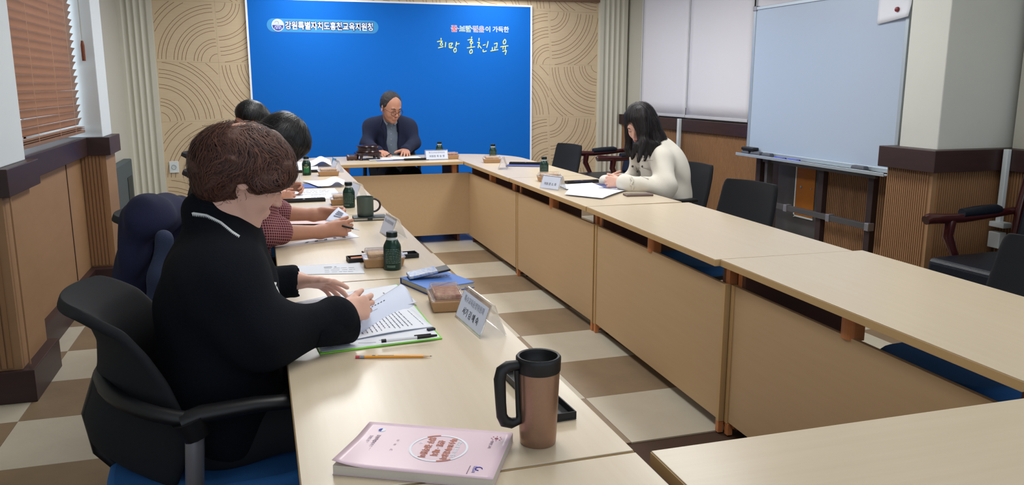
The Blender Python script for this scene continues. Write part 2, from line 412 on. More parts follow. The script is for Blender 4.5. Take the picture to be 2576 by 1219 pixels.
for c in range(0, 8):
    for r in range(-4, 4):
        x0 = -.965+PS*c; x1 = x0+PS; z1 = 1.618-.6*r; z0 = z1-.6
        if z1 > 2.46: z1 = 2.45
        if z0 < 0: z0 = .0
        if z1-z0 < .1 or (0 < r and False): continue
        a, b = x0, x1
        if c == 0: a = -.95
        if c == 7: b = 3.87
        if 2 <= c <= 5 and r > -2 : continue       # covered by the banner for good
        pn = MB().bx(a+.0004, b-.0004, YB, YB+.03, z0+.0004, z1-.0004).build('wall_panel', PANELW, wb, bevel=.0008, seg=1)
        zz0, zz1 = 1.618-.6*r-.6, 1.618-.6*r
        even = (r % 2 != 0)
        if even: cx, cz = (x1, zz0) if c % 2 == 0 else (x0, zz1)
        else: cx, cz = (x0, zz0) if c % 2 == 0 else (x1, zz1)
        mb = MB(); w = .0024; RR = R1 if (c+r) % 2 else R2
        sx = 1 if cx == x0 else -1; sz = 1 if cz == zz0 else -1
        for rad in RR:
            pts = [(cx+sx*rad*math.cos(PI/2*i/30), cz+sz*rad*math.sin(PI/2*i/30), sx*math.cos(PI/2*i/30), sz*math.sin(PI/2*i/30)) for i in range(31)]
            for p, q in zip(pts, pts[1:]):
                if all(a+.002 < s[0] < b-.002 and z0+.002 < s[1] < z1-.002 for s in (p, q)):
                    mb.add([(p[0]-p[2]*w, YB-.0006, p[1]-p[3]*w), (p[0]+p[2]*w, YB-.0006, p[1]+p[3]*w), (q[0]+q[2]*w, YB-.0006, q[1]+q[3]*w), (q[0]-q[2]*w, YB-.0006, q[1]-q[3]*w)], [(0, 1, 2, 3)])
        if mb.v: mb.build('groove', ENGR, pn)
struct(MB().bx(-1.0, 3.9, YB-.05, YB+.03, 2.33, 2.6).build('trim_1', mat('brown_cornice', (120, 92, 74), .6)))
# fluted pilasters
def pilaster(name, x0, x1, y, n=4):
    w = (x1-x0); pts = [(x0, y+.10), (x0, y-.03), (x0+.045, y-.03)]
    fw_ = (w-.09)/n
    for i in range(n):
        a = x0+.045+fw_*i
        for k in range(1, 8): 
            t = k/8; pts.append((a+.008+(fw_-.016)*t, y-.03+.022*math.sin(PI*t)))
        pts.append((a+fw_-.004, y-.03)); 
    pts += [(x1, y-.03), (x1, y+.10)]
    return struct(MB().prism(pts, 0, 2.6).build(name, CREAM))
pilaster('trim_2', -1.275, -.95, YB-.04); pilaster('trim_3', 3.87, 4.22, YB-.04)

# left wall ----------------------------------------------------
wl = empty('wall_left', (-1.5, 5, 0)); struct(wl); OFF = (-1.5, 5, 0)
def wpart(mb, name, m_, parent=None, **k): return mb.build(name, m_, parent or wl, off=OFF, **k)
wpart(MB().bx(-1.75, -1.27, 6.45, 9.03, 0, 2.6).bx(-1.75, -1.65, -.6, 3.9, 0, 2.6), 'plaster', BEIGE)
wpart(MB().bx(-1.6, -1.17, 4.37, 6.1, 0, .93), 'wainscot', TAN)
wpart(MB().bx(-1.6, -1.165, 4.40, 4.405, .16, .93).bx(-1.171, -1.166, 5.62, 5.63, .16, .93), 'joint', GROOVE)
wpart(MB().bx(-1.6, -1.07, 3.91, 4.35, 0, .93), 'pillar_base', TAN)
wpart(MB().bx(-1.052, -1.045, 3.94, 3.95, .16, .92).bx(-1.6, -1.045, 3.90, 4.37, 0, .14), 'pillar_edge', TAN)
wpart(MB().bx(-1.6, -1.012, 6.08, 6.45, 0, .93), 'pillar_base', TAN)
# ribs on the faces of the pillars
def ribs_y(x0, x1, y, z0, z1, pitch=.0185, nm='ribbed_panel', par=None, off=None):
    mb = MB(); n = int((x1-x0)/pitch); p = (x1-x0)/n
    for i in range(n): mb.bx(x0+i*p+.002, x0+(i+1)*p-.0045, y-.008, y, z0, z1)
    o = mb.build(nm, TANR, par, off=off); o['kind'] = 'stuff'; return o
def ribs_x(y0, y1, x, z0, z1, pitch=.0185, nm='ribbed_panel', par=None, off=None, mm=None):
    mb = MB(); n = int((y1-y0)/pitch); p = (y1-y0)/n
    for i in range(n): mb.bx(x-.008, x, y0+i*p+.002, y0+(i+1)*p-.0045, z0, z1)
    o = mb.build(nm, mm or TANR, par, off=off); o['kind'] = 'stuff'; return o
ribs_y(-1.55, -1.10, 3.91, .16, .93, .024, par=wl, off=OFF); ribs_y(-1.165, -1.03, 6.08, .16, .93, .02, par=wl, off=OFF)
# dark rails and bases
wpart(MB().bx(-1.7, -1.03, 3.875, 4.40, .925, 1.045), 'rail', DARKW, bevel=.003)
wpart(MB().bx(-1.30, -1.115, 4.40, 6.05, .925, 1.045), 'rail', DARKW, bevel=.003)
wpart(MB().bx(-1.7, -.975, 6.05, 6.49, .925, 1.045), 'rail', DARKW, bevel=.003)
struct(MB().bx(-1.7, -1.02, 3.885, 4.37, 0, .15).bx(-1.3, -1.13, 4.37, 6.0, 0, .15).bx(-1.7, -.985, 5.99, 6.47, 0, .15).bx(-1.29, -1.255, 6.45, 9, 0, .12).build('baseboard_left', DARKW, bevel=.003))
# white upper parts and the window reveal
wpart(MB().bx(-1.75, -1.075, 3.93, 4.36, 1.045, 2.6), 'upper_pillar', WHITEB, bevel=.004)
wpart(MB().bx(-1.75, -1.02, 6.09, 6.45, 1.045, 2.6), 'upper_pillar', WHITEB, bevel=.004)
wpart(MB().bx(-1.75, -1.3, 4.36, 6.09, .9, 1.0).bx(-1.75, -1.16, 4.36, 6.09, 2.45, 2.6), 'sill', WHITEB)
w1 = empty('window_1', (-1.5, 5.2, 1.0)); struct(w1)
MB().bx(-.03, .03, -.84, -.78, .04, 1.45).bx(-.03, .03, .78, .84, .04, 1.45).bx(-.03, .03, -.84, .84, .0, .06).bx(-.03, .03, -.84, .84, 1.39, 1.45).bx(-.02, .02, -.02, .02, .06, 1.4).build('window_frame', WHITEB, w1)
MB().bx(-.004, .004, -.78, .78, .06, 1.39).build('pane', mat('window_glass', (235, 245, 250), .02, trans=1, ior=1.01, alpha=.3), w1)
# venetian blind
SLAT = mat('copper_wood_slat', (192, 158, 136), .42, var=(10, (180, 144, 122), .3), stretch=(1, 1, 1), tl=.5)
vb = empty('venetian_blind', (-1.145, 5.24, 1.05), 0, 'brown wooden slatted window blind hanging in the left window', 'blind')
tilt = math.radians(62)
R_ = Matrix.Rotation(-tilt, 3, 'Y')
sl = MB().grid(lambda u, v: R_ @ Vector(((v-.5)*.052, (u-.5)*1.64, .003*math.sin(PI*v))), 8, 4).build('slat', SLAT, vb, smooth=180, solid=.0028)
sl.location = (0, 0, .105)
for i in range(1, 31):
    c = sl.copy(); COL.objects.link(c); c.location = (random.uniform(-.002, .002), 0, .105+i*.0455+random.uniform(-.001, .001)); c.rotation_euler = (random.uniform(-.004, .004), random.uniform(-.03, .03), 0)
MB().bx(-.026, .026, -.82, .82, .03, .048).bx(-.026, .026, -.82, .82, .055, .06).bx(-.026, .026, -.82, .82, .066, .070).build('bottom_rail', SLAT, vb, bevel=.002)
for yy in (-.42, .08, .5):
    MB().tube([(.034, yy, .04), (.034, yy, 1.45)], .0011, 5).build('ladder_cord', mat('cord', (210, 170, 140), .7), vb)
cdm = mat('pale_cord', (170, 172, 160), .7)
MB().tube([(.062, .815, .62), (.060, .805, 1.45)], .0016, 5).tube([(.062, .825, .62), (.060, .83, 1.45)], .0016, 5).build('pull_cord', cdm, vb)
MB().tube([(.062, .82, .63), (.062, .82, .60), (.062, .82, .50)], [.007, .012, .011], 10).build('cord_tassel', mat('tassel_wood', (120, 62, 30), .4), vb)

# right wall ---------------------------------------------------
wr = empty('wall_right', (4.3, 5, 0)); struct(wr); OFR = (4.3, 5, 0)
def rpart(mb, name, m_, parent=None, **k): return mb.build(name, m_, parent or wr, off=OFR, **k)
rpart(MB().bx(4.25, 4.7, 3.86, 9.03, .93, 2.6).bx(4.05, 4.7, -.6, 3.5, .93, 2.6), 'plaster', BEIGE)
rpart(MB().bx(4.185, 4.7, 3.86, 9.03, 0, .93).bx(4.005, 4.7, -.6, 3.5, 0, .93), 'wainscot', TAN)
rpart(MB().bx(3.53, 4.7, 3.52, 3.86, 0, .93), 'pillar_base', TAN)
rpart(MB().bx(3.57, 4.7, 3.55, 3.83, 1.03, 2.6), 'upper_pillar', WHITE, bevel=.006)
ribs_x(3.9, 8.98, 4.185, .12, .93, .02, par=wr, off=OFR); ribs_x(1.0, 3.5, 4.005, .12, .93, par=wr, off=OFR)
ribs_x(3.545, 3.855, 3.53, .12, .93, .0155, par=wr, off=OFR); ribs_y(3.56, 4.0, 3.52, .12, .93, .0155, par=wr, off=OFR)
rpart(MB().bx(4.145, 4.7, 3.88, 9.0, .93, 1.045), 'rail', DARKW, bevel=.003)
rpart(MB().bx(3.965, 4.7, -.6, 3.47, .925, 1.045), 'rail', DARKW, bevel=.003)
rpart(MB().bx(3.48, 4.7, 3.47, 3.89, .925, 1.045), 'rail', DARKW, bevel=.003)
struct(MB().bx(4.14, 4.3, 3.88, 9, 0, .12).bx(3.97, 4.1, 1.0, 3.5, 0, .12).bx(3.49, 4.2, 3.48, 3.88, 0, .12).build('baseboard_right', DARKW, bevel=.003))
# roller blinds
RB = mat('grey_white_roller_fabric', (224, 224, 232), .8, bump=(500, .1))
for (y0, y1, lab) in ((7.46, 8.50, 'pale roller blind beside the corner pilaster on the right wall'), (6.33, 7.45, 'pale roller blind between the other blind and the whiteboard'), (5.2, 6.30, 'pale roller blind mostly hidden behind the whiteboard')):
    t = empty('roller_blind', (4.20, (y0+y1)/2, 1.06), 0, lab, 'blind', 'roller blinds on the right wall')
    h = (y1-y0)/2
    MB().grid(lambda u, v: (.003*math.sin(u*9), -h+2*h*u, .02+1.5*v), 12, 12).build('fabric', RB, t, smooth=180, solid=.001)
    MB().bx(-.01, .006, -h, h, 0, .028).build('bottom_bar', mat('blind_bar', (196, 196, 202), .6), t, bevel=.003)
    MB().tube([(-.006, h-.012, .1), (-.006, h-.012, 1.5)], .004, 6).build('chain', WHITEB, t)
# conduits + sockets
t = empty('cable_conduit', (4.13, 7.45, 0), 0, 'thin white vertical cable duct on wood panelling below the roller blinds', 'conduit')
MB().bx(-.016, .016, -.02, .02, .32, 1.05).build('duct', WHITEB, t, bevel=.003); MB().bx(-.02, .016, .05, .15, .50, .60).build('socket', WHITEB, t, bevel=.004)
t = empty('cable_conduit', (3.95, 3.44, 0), 0, 'white cable duct with junction box beside the pillar behind the armchair', 'conduit')
MB().bx(-.014, .014, -.015, .015, .62, 1.045).build('duct', WHITEB, t, bevel=.003)
MB().bx(-.03, .03, -.055, .04, .61, .64).bx(-.02, .03, -.03, .045, .49, .58).build('junction_box', WHITEB, t, bevel=.004)
# socket on back wall
t = empty('wall_socket', (-.865, YB-.012, .555), 0, 'white wall socket plate on the engraved panels left of the banner', 'socket')
MB().bx(-.045, .045, -.006, .012, -.06, .06).build('plate', WHITEB, t, bevel=.004)
MB().lathe([(.024, -.0), (.022, .004), (.018, -.004), (.001, -.004)], (0, -.008, 0), 20, Matrix.Rotation(PI/2, 3, 'X')).build('outlet', mat('outlet_grey', (150, 160, 160), .4), t, smooth=40)
MB().ell((-.007, -.0065, 0), (.0022, .002, .0022), 5).ell((.007, -.0065, 0), (.0022, .002, .0022), 5).build('pin_hole', BLACK, t)

# teal panel leaning behind the left pillar
t = empty('standing_panel', (-1.215, 8.0, 0), 0, 'tall narrow dark teal cabinet standing behind the far left pillar', 'cabinet')
TEAL = mat('teal_grey_metal', (66, 82, 88), .5)
MB().bx(-.045, .03, -.45, .45, .05, .70).build('body', TEAL, t, bevel=.01)
MB().bx(.03, .035, .1, .35, .15, .55).build('front_grille', mat('dark_teal', (24, 44, 46), .5), t)
for yy in (-.4, .4): MB().bx(-.04, .025, yy-.02, yy+.02, 0, .05).build('foot', BLACK, t)

# banner -----------------------------------------------------------------
BY = 8.965
bn = empty('banner', (1.5, BY, 0), 0, 'large blue wall banner with white border and Korean lettering behind the head table', 'banner')
bo = (1.5, BY, 0)
BX0, BX1, BZ = -.045, 3.02, 2.255
MB().bx(BX0, BX1, BY, BY+.03, .10, BZ).build('banner_face', BANNERB, bn, off=bo)
MB().bx(BX0-.02, BX0, BY-.004, BY+.033, .08, BZ+.018).bx(BX1, BX1+.02, BY-.004, BY+.033, .08, BZ+.018).bx(BX0, BX1, BY-.004, BY+.033, BZ, BZ+.018).build('border', WPRINT, bn, off=bo)
def bp_(u, v, d=.001): p = PY(u, v, BY); return Vector((p.x, BY-d, p.z))-Vector(bo)
# pill behind the office name
a_, b_ = bp_(671, 64), bp_(952, 67); zc = bp_(811, 65.5).z; hr = .067
xa, xb = a_.x+hr, b_.x-hr
pill = [(xa+hr*math.cos(PI/2+PI*i/14), zc+hr*math.sin(PI/2+PI*i/14)) for i in range(15)]+[(xb+hr*math.cos(-PI/2+PI*i/14), zc+hr*math.sin(-PI/2+PI*i/14)) for i in range(15)]
MB().prism(pill, 0, .0015, lambda x, z, d: (x, -d, z)).build('title_plate', LBLUE, bn)
MB().prism([(x, z-.010) for x, z in pill], 0, .0008, lambda x, z, d: (x, -d, z)).build('title_plate_shade', mat('plate_rim', (16, 92, 190), .6), bn)
e_ = bp_(699, 64); ec = Vector((e_.x, 0, zc))
def disc(c, r, y, m_, nm, a0=0, a1=2*PI, ysc=1):
    pts = [(c.x+r*math.cos(a0+(a1-a0)*i/32), c.z+ysc*r*math.sin(a0+(a1-a0)*i/32)) for i in range(33 if a1-a0 < 6.2 else 32)]
    return MB().prism(pts, y-.001, y, lambda x, z, d: (x, -d, z)).build(nm, m_, bn)
disc(ec, .062, .003, WPRINT, 'emblem'); disc(ec, .055, .0042, RIM, 'emblem', PI, 2*PI); disc(ec, .055, .0042, mat('emblem_sky', (200, 214, 226), .6), 'emblem', 0, PI)
MB().tube([ec+Vector((-.02+.02*math.cos(t_)+.01, -.005, .022+.018*math.sin(t_))) for t_ in [i*.5-1 for i in range(9)]], .002, 5).build('emblem', mat('emblem_grey', (120, 140, 160), .6), bn)
mb = MB()
for dx in (-.024, 0, .024): mb.tube([ec+Vector((dx-.008, -.0055, -.04)), ec+Vector((dx-.007, -.0055, -.018)), ec+Vector((dx, -.0055, -.012)), ec+Vector((dx+.007, -.0055, -.018)), ec+Vector((dx+.008, -.0055, -.04))], .0025, 5)
mb.tube([ec+Vector((-.03, -.0055, -.012)), ec+Vector((0, -.0055, -.004)), ec+Vector((.03, -.0055, -.012))], .002, 5).build('emblem', WPRINT, bn)
def btext(s, u0, u1, v, size, m_, bold, d, rim=None, sxf=None):
    A, B = bp_(u0, v), bp_(u1, v); c = (A+B)/2
    o = text(s, size, m_, Matrix.Identity(4), bn, bold=bold)
    xs = [q.co.x for q in o.data.vertices]; ys = [q.co.y for q in o.data.vertices]
    w = max(xs)-min(xs); k = (B.x-A.x)/w; cy = (max(ys)+min(ys))/2; cx_ = (max(xs)+min(xs))/2
    M = Matrix.Translation((c.x, -d, c.z)) @ Matrix.Rotation(PI/2, 4, 'X') @ Matrix.Diagonal((k, 1, 1, 1)) @ Matrix.Translation((-cx_, -cy, 0))
    o.data.transform(M)
    if rim:
        o2 = text(s, size, rim[0], Matrix.Identity(4), bn, bold=bold+rim[1], name='lettering_outline')
        o2.data.transform(Matrix.Translation((0, .0012, 0)) @ M)
    return o
btext('강원특별자치도홍천교육지원청', 717, 938, 65.5, .088, WPRINT, .0022, .0035, (DBLUE, .006))
btext('꿈', 1135, 1150, 72, .072, REDP, .0012, .003, (WPRINT, .0035))
btext('보람', 1156, 1185, 72.5, .072, GRNP, .0, .003, (WPRINT, .0038))
btext('믿음', 1190, 1218, 73, .072, PURP, .0, .003, (WPRINT, .0038))
btext('이', 1221, 1233, 73.5, .068, WPRINT, .0012, .003)
btext('가득한', 1239, 1280, 74, .068, WPRINT, .0012, .003)
btext('·', 1152, 1155, 72, .06, WPRINT, .002, .003); btext('·', 1185.5, 1188, 72, .06, WPRINT, .002, .003)
# the handwritten line, stroke by stroke
ST = [[(490, 550), (487, 600)], [(390, 645), (450, 632), (520, 625)], [(520, 625), (470, 700), (490, 735), (525, 715), (505, 665), (480, 680)],
      [(415, 800), (470, 785), (545, 765)], [(605, 650), (600, 720), (590, 780)], [(690, 690), (695, 750), (692, 795)], [(690, 690), (775, 680), (735, 735)], [(700, 790), (735, 800), (790, 775)], [(735, 735), (735, 800)],
      [(875, 645), (865, 710), (855, 765)], [(865, 705), (950, 690)], [(850, 790), (805, 850), (825, 905), (865, 880), (862, 820), (850, 795)],
      [(1255, 515), (1245, 560)], [(1150, 605), (1220, 590), (1270, 585)], [(1270, 585), (1215, 650), (1230, 690), (1275, 680), (1260, 635), (1225, 650)], [(1240, 705), (1235, 770)], [(1135, 800), (1230, 785), (1335, 770)], [(1250, 830), (1205, 880), (1215, 935), (1262, 915), (1265, 860), (1245, 835)],
      [(1437, 550), (1432, 620)], [(1390, 665), (1450, 660)], [(1450, 660), (1425, 730), (1410, 800)], [(1440, 740), (1495, 810)], [(1530, 735), (1600, 715)], [(1665, 630), (1650, 700), (1625, 795)], [(1540, 835), (1540, 895), (1625, 872)],
      [(1810, 700), (1890, 675)], [(1890, 675), (1880, 740), (1870, 800)], [(1770, 780), (1765, 850)], [(1835, 760), (1825, 850)], [(1720, 875), (1810, 858), (1915, 840)],
      [(2085, 580), (2040, 640), (2050, 700), (2090, 685), (2105, 630), (2085, 585)], [(1965, 775), (2060, 758), (2165, 745)], [(2040, 770), (2030, 835)], [(2095, 765), (2085, 850)], [(2020, 890), (2120, 860)], [(2120, 860), (2105, 910), (2088, 970)]]
mb = MB(); mb2 = MB()
for s_ in ST:
    P = [bp_(1060+x/9.908, 40+y/9.908, .0025) for x, y in s_]
    if len(P) > 2:
        Q = []
        for i in range(len(P)-1):
            p0, p1, p2, p3 = P[max(i-1, 0)], P[i], P[i+1], P[min(i+2, len(P)-1)]
            for k in range(4):
                t_ = k/4; Q.append(.5*((2*p1)+(p2-p0)*t_+(2*p0-5*p1+4*p2-p3)*t_*t_+(3*p1-p0-3*p2+p3)*t_**3))
        Q.append(P[-1]); P = Q
    mb.tube(P, .0058, 6, sq=.4, up=(0, 1, 0))
mb.build('lettering', YPRINT, bn)
# ------------------------------------------------------------------ tables
TH, TT = .73, .028
def table(loc, L, D, rz, label, inner=+1, ends=(1, 1), group='conference tables of the square', poly=None, blocks=(0,), panel=True, legs=True):
    """length L along local y, depth D along local x, inner side at +x*inner"""
    t = empty('conference_table', (loc[0], loc[1], 0), rz, label, 'table', group)
    g = .0015
    if poly: MB().prism(poly, TH-TT, TH-.003).build('edge_band', MEDGE, t); MB().prism([(x*.9985, y*.9985) for x, y in poly], TH-.003, TH).build('tabletop', MAPLE, t)
    else:
        MB().bx(-D/2, D/2, -L/2+g, L/2-g, TH-TT, TH-.003).build('edge_band', MEDGE, t, bevel=.001)
        MB().bx(-D/2+.0015, D/2-.0015, -L/2+g+.0015, L/2-g-.0015, TH-.003, TH).build('tabletop', MAPLE, t, bevel=.001)
    xi = inner*(D/2-.066)
    if panel: MB().bx(xi-.009, xi+.009, -L/2+.012, L/2-.012, .055, .622).build('modesty_panel', MPANEL, t, bevel=.0015)
    if legs:
        for e in (-1, 1):
            y = e*(L/2-.055)
            x0, x1 = sorted((xi-inner*.010, -inner*(D/2-.06)))
            MB().bx(x0, x1, y-.011, y+.011, .035, TH-TT-.002).build('leg_panel', DKLEG, t)
            for xx in (x0+.05, x1-.05): MB().tube([(xx, y, 0), (xx, y, .036)], .014, 10).build('foot', BLACK, t)
    for b in blocks:
        mb = MB(); pts = [(xi-inner*.035, b-.03), (xi-inner*.035, b+.03)]+[(xi+inner*(.002+.014*math.cos(a)), b+.030*math.sin(a)) for a in [PI/2-PI*i/8 for i in range(9)]]
        mb.prism(pts, .614, TH-TT-.001).build('support_block', BLOCK, t)
    for e in (-1, 1):
        if panel:
            MB().bx(*sorted((xi-inner*.012, xi+inner*.014)), *sorted((e*(L/2-.004), e*(L/2-.026))), .05, .624).build('panel_post', MEDGE, t, bevel=.001)
            MB().bx(*sorted((xi-inner*.012, xi+inner*.012)), *sorted((e*(L/2-.006), e*(L/2-.03))), 0, .05).build('panel_foot', BLOCK, t, bevel=.002)
        y = e*(L/2-.055); y0, y1 = sorted((y+e*.013, e*(L/2-.013)))
        if legs: MB().bx(*sorted((xi-inner*.010, xi-inner*.045)), y0, y1, .03, TH-TT-.001).build('support_block', BLOCK, t)
    return t
D_ = .602
lx = .333
def ltab(y0, y1, lab, dx=0): return table((lx+dx, (y0+y1)/2), y1-y0, D_, 0, lab)
ltab(1.262, 2.742, 'maple table at left front, under the orange pencil and lime folder')
ltab(2.747, 4.205, 'maple table on the left row under the nearest drink bottle', .002)
ltab(4.210, 5.660, 'maple table on the left row under the grey green mug')
rx = 2.012
def rtab(y0, y1, lab, xc=2.016, rz=0, D=.602): return table((xc, (y0+y1)/2), y1-y0, D, rz, lab, inner=-1)
rtab(1.31, 2.669, 'bare maple table on the right row nearest the camera', 1.993, -.031, .652)
rtab(2.668, 4.095, 'bare maple table on the right row in front of the whiteboard', 2.006, -.036, .628)
rtab(4.110, 5.555, 'maple table in front of the person in the cream jacket', 2.016)
# corner pieces with a rounded outer corner
def corner(loc, sgn, label, L0, L1):
    pts = [(-.301*sgn, L0), (.301*sgn, L0)]
    r = .60
    for i in range(13):
        a = PI/2*i/12; pts.append((sgn*(.301-r+r*math.cos(a)), L1-r*1.05+r*1.05*math.sin(a)))
    pts.append((-.301*sgn, L1))
    t = table(loc, L1-L0, D_, 0, label, inner=-sgn, poly=pts, panel=False, legs=False, blocks=())
    xi = -sgn*(.301-.066)
    MB().bx(xi-.009, xi+.009, L0+.012, 6.985-loc[1], .055, .622).build('modesty_panel', MPANEL, t, bevel=.0015)
    for y in (L0+.055, 6.90-loc[1]):
        x0, x1 = sorted((xi+sgn*.010, sgn*.24)); MB().bx(x0, x1, y-.011, y+.011, .0, TH-TT-.002).build('leg_panel', DKLEG, t)
    for y in (0.02, -.62 if L0 < -.7 else -.5):
        MB().bx(*sorted((xi+sgn*.010, xi+sgn*.05)), y-.03, y+.03, .60, TH-TT-.001).build('support_block', BLOCK, t)
    return t
corner((rx, 6.30), 1, 'rounded maple corner table at the far right of the square', -.74, 1.38)
corner((lx, 6.30), -1, 'rounded maple corner table at the far left of the square', -.635, 1.38)
# head table
t = empty('conference_table', (1.172, 7.29, 0), 0, 'maple head table in front of the blue banner', 'table', 'conference tables of the square')
hw = .533
MB().bx(-hw, hw, -.39, .39, TH-TT, TH-.003).build('edge_band', MEDGE, t, bevel=.001)
MB().bx(-hw+.001, hw-.001, -.389, .389, TH-.003, TH).build('tabletop', MAPLEX, t, bevel=.001)
MB().bx(-hw+.0, hw+.0655, -.325, -.307, .07, .622).build('modesty_panel', MPANEL, t, bevel=.0015)
for e in (-1, 1):
    MB().bx(e*(hw-.03)-.011, e*(hw-.03)+.011, -.29, .3, 0, TH-TT-.001).build('leg_panel', DKLEG, t)
    MB().bx(e*(hw-.06)-.02, e*(hw-.06)+.02, -.30, -.25, .60, TH-TT-.001).build('support_block', BLOCK, t)
# near row of the square
t = empty('conference_table', (1.378, .955, 0), -.012, 'maple table along the bottom right edge, nearest the camera', 'table', 'conference tables of the square')
MB().bx(-.72, .72, -.29, .29, TH-TT, TH-.003).build('edge_band', MEDGE, t, bevel=.001)
MB().bx(-.7185, .7185, -.2885, .2885, TH-.003, TH).build('tabletop', MAPLEX, t, bevel=.001)
MB().bx(-.70, .70, .215, .233, .055, .622).build('modesty_panel', MPANEL, t, bevel=.0015)
for e in (-1, 1): MB().bx(e*.665-.011, e*.665+.011, -.25, .21, 0, TH-TT-.001).build('leg_panel', DKLEG, t)
t = empty('conference_table', (.333, .955, 0), 0, 'maple corner table under the near edge of the pink book', 'table', 'conference tables of the square')
MB().bx(-.301, .301, -.302, .302, TH-TT, TH-.003).build('edge_band', MEDGE, t, bevel=.001)
MB().bx(-.2995, .2995, -.3005, .3005, TH-.003, TH).build('tabletop', MAPLE, t, bevel=.001)
for e in (-1, 1): MB().bx(-.24, .24, e*.25-.011, e*.25+.011, 0, TH-TT-.001).build('leg_panel', DKLEG, t)

# ------------------------------------------------------------------ office chair (faces local +x)
def office_chair(kind, label, group):
    t = empty('office_chair', (0, 0, 0), 0, label, 'chair', group)
    if kind == 'wave':     # z, side edge x, centre x, half width
        pr = [(.902, -.262, -.320, .178), (.899, -.250, -.312, .192), (.890, -.230, -.297, .204), (.875, -.205, -.275, .215), (.85, -.165, -.25, .222), (.80, -.125, -.235, .228), (.73, -.085, -.240, .232), (.66, -.058, -.258, .235), (.60, -.052, -.282, .232), (.54, -.058, -.275, .225), (.49, -.075, -.225, .205), (.455, -.09, -.15, .185)]
    else:
        pr = [(z-.028, x+.0, x-.035, w) for x, z, w in [(-.285, .890, .182), (-.282, .882, .190), (-.279, .868, .197), (-.273, .84, .203), (-.262, .78, .208), (-.243, .70, .213), (-.222, .62, .215), (-.205, .55, .213), (-.19, .49, .204), (-.184, .472, .194), (-.18, .466, .186)]]
    def bk(u, v):
        q = v*(len(pr)-1); i = min(int(q), len(pr)-2); f = q-i
        m0, m1 = pr[i], pr[i+1]; g = f
        z, xs, xc, w = [m0[k]*(1-g)+m1[k]*g for k in range(4)]
        s = 2*u-1; return (xs+(xc-xs)*(1-s*s), s*w, z)
    o_ = MB().grid(bk, 20, (len(pr)-1)*3).build('backrest', BLACKF, t, smooth=180, solid=.026, sub=1)
    o_.modifiers['s'].offset = 0
    # seat
    pts = [(.27*math.cos(a)*(1 if math.cos(a) < 0 else .95)+.02, .245*math.sin(a)) for a in [2*PI*i/28 for i in range(28)]]
    pts = [(max(-.25, min(.27, math.copysign(abs(math.cos(a))**.45, math.cos(a))*.26+.01)), math.copysign(abs(math.sin(a))**.5, math.sin(a))*.245) for a in [2*PI*(i+.5)/32 for i in range(32)]]
    MB().prism(pts, .41, .465).build('seat', BLUEF, t, bevel=.018, seg=3, smooth=40)
    MB().prism([(x*.9, y*.9) for x, y in pts], .385, .41).build('seat_shell', BLACK, t)
    # back bar
    path = [(-.03-.215*math.cos(a), .285*math.sin(a), .66+.045*math.cos(a)) for a in [-PI/2+PI*i/16 for i in range(17)]]
    if kind == 'wave': MB().tube(path, .019, 8).build('back_bar', BLACK, t, smooth=60)
    MB().tube([(-.05, 0, .39), (-.20, 0, .41), (-.27, 0, .50), (-.285, 0, .60), (-.25, 0, .70)] if kind == 'wave' else [(-.05, 0, .39), (-.20, 0, .41), (-.275, 0, .50), (-.30, 0, .62)], .016, 8).build('back_spine', BLACK, t, smooth=60)
    for e in (-1, 1):
        if kind == 'wave':
            arm = MB().tube([(-.06, e*.285, .660), (-.02, e*.285, .672), (.10, e*.285, .678), (.24, e*.285, .670), (.26, e*.285, .655)], [.026, .026, .024, .022, .012], 10, sq=.75).build('armrest', BLACK, t, smooth=60)
            MB().tube([(-.045, e*.285, .665), (-.03, e*.285, .62)], [.038, .030], 12).build('arm_joint', BLACK, arm, smooth=60)
            MB().tube([(-.035, e*.285, .63), (-.05, e*.285, .40), (-.04, e*.24, .385)], .021, 12).build('arm_post', GREYM, arm, smooth=60)
        else:
            arm = MB().bx(-.10, .16, e*.27-.032, e*.27+.032, .635, .66).build('armrest', BLACK, t, bevel=.01, seg=3)
            MB().tube([(-.02, e*.27, .64), (-.03, e*.275, .50), (0, e*.23, .395)], .020, 8).build('arm_post', BLACK, arm, smooth=60)
    MB().tube([(0, 0, .39), (0, 0, .09)], .027, 12).build('column', BLACK, t, smooth=60)
    for i in range(5):
        a = 2*PI*i/5+.3; c, s = math.cos(a), math.sin(a)
        lg = MB().tube([(0, 0, .10), (c*.15, s*.15, .09), (c*.29, s*.29, .07)], [.026, .022, .016], 8).build('leg', BLACK, t, smooth=60)
        MB().lathe([(.001, -.018), (.026, -.018), (.026, .018), (.001, .018)], (c*.29, s*.29, .027), 14, Matrix.Rotation(PI/2, 3, Vector((c, s, 0)))).build('caster', BLACK, lg)
    return t
ch = office_chair('wave', 'black curved-back office chair under the person in the black cardigan', 'black office chairs on the left side')
ch.location = (-.160, 2.115, 0); ch.rotation_euler[2] = .06
for (x, y, rz, lab) in ((-.24, 3.40, .05, 'black office chair with the navy jacket hung over its back'), (-.118, 5.0, .0, 'black office chair behind the curly brown hair, the lower of two lips seen'), (-.232, 6.32, 0, 'farthest black office chair on the left, its lip seen above the other')):
    c = copy_tree(ch); c.location = (x, y, 0); c.rotation_euler = (0, 0, rz); c['label'] = lab
cr = office_chair('plain', 'empty black mesh-backed chair before the whiteboard', 'black office chairs on the right side')
cr.location = (2.35, 3.84, 0); cr.rotation_euler[2] = PI+.22
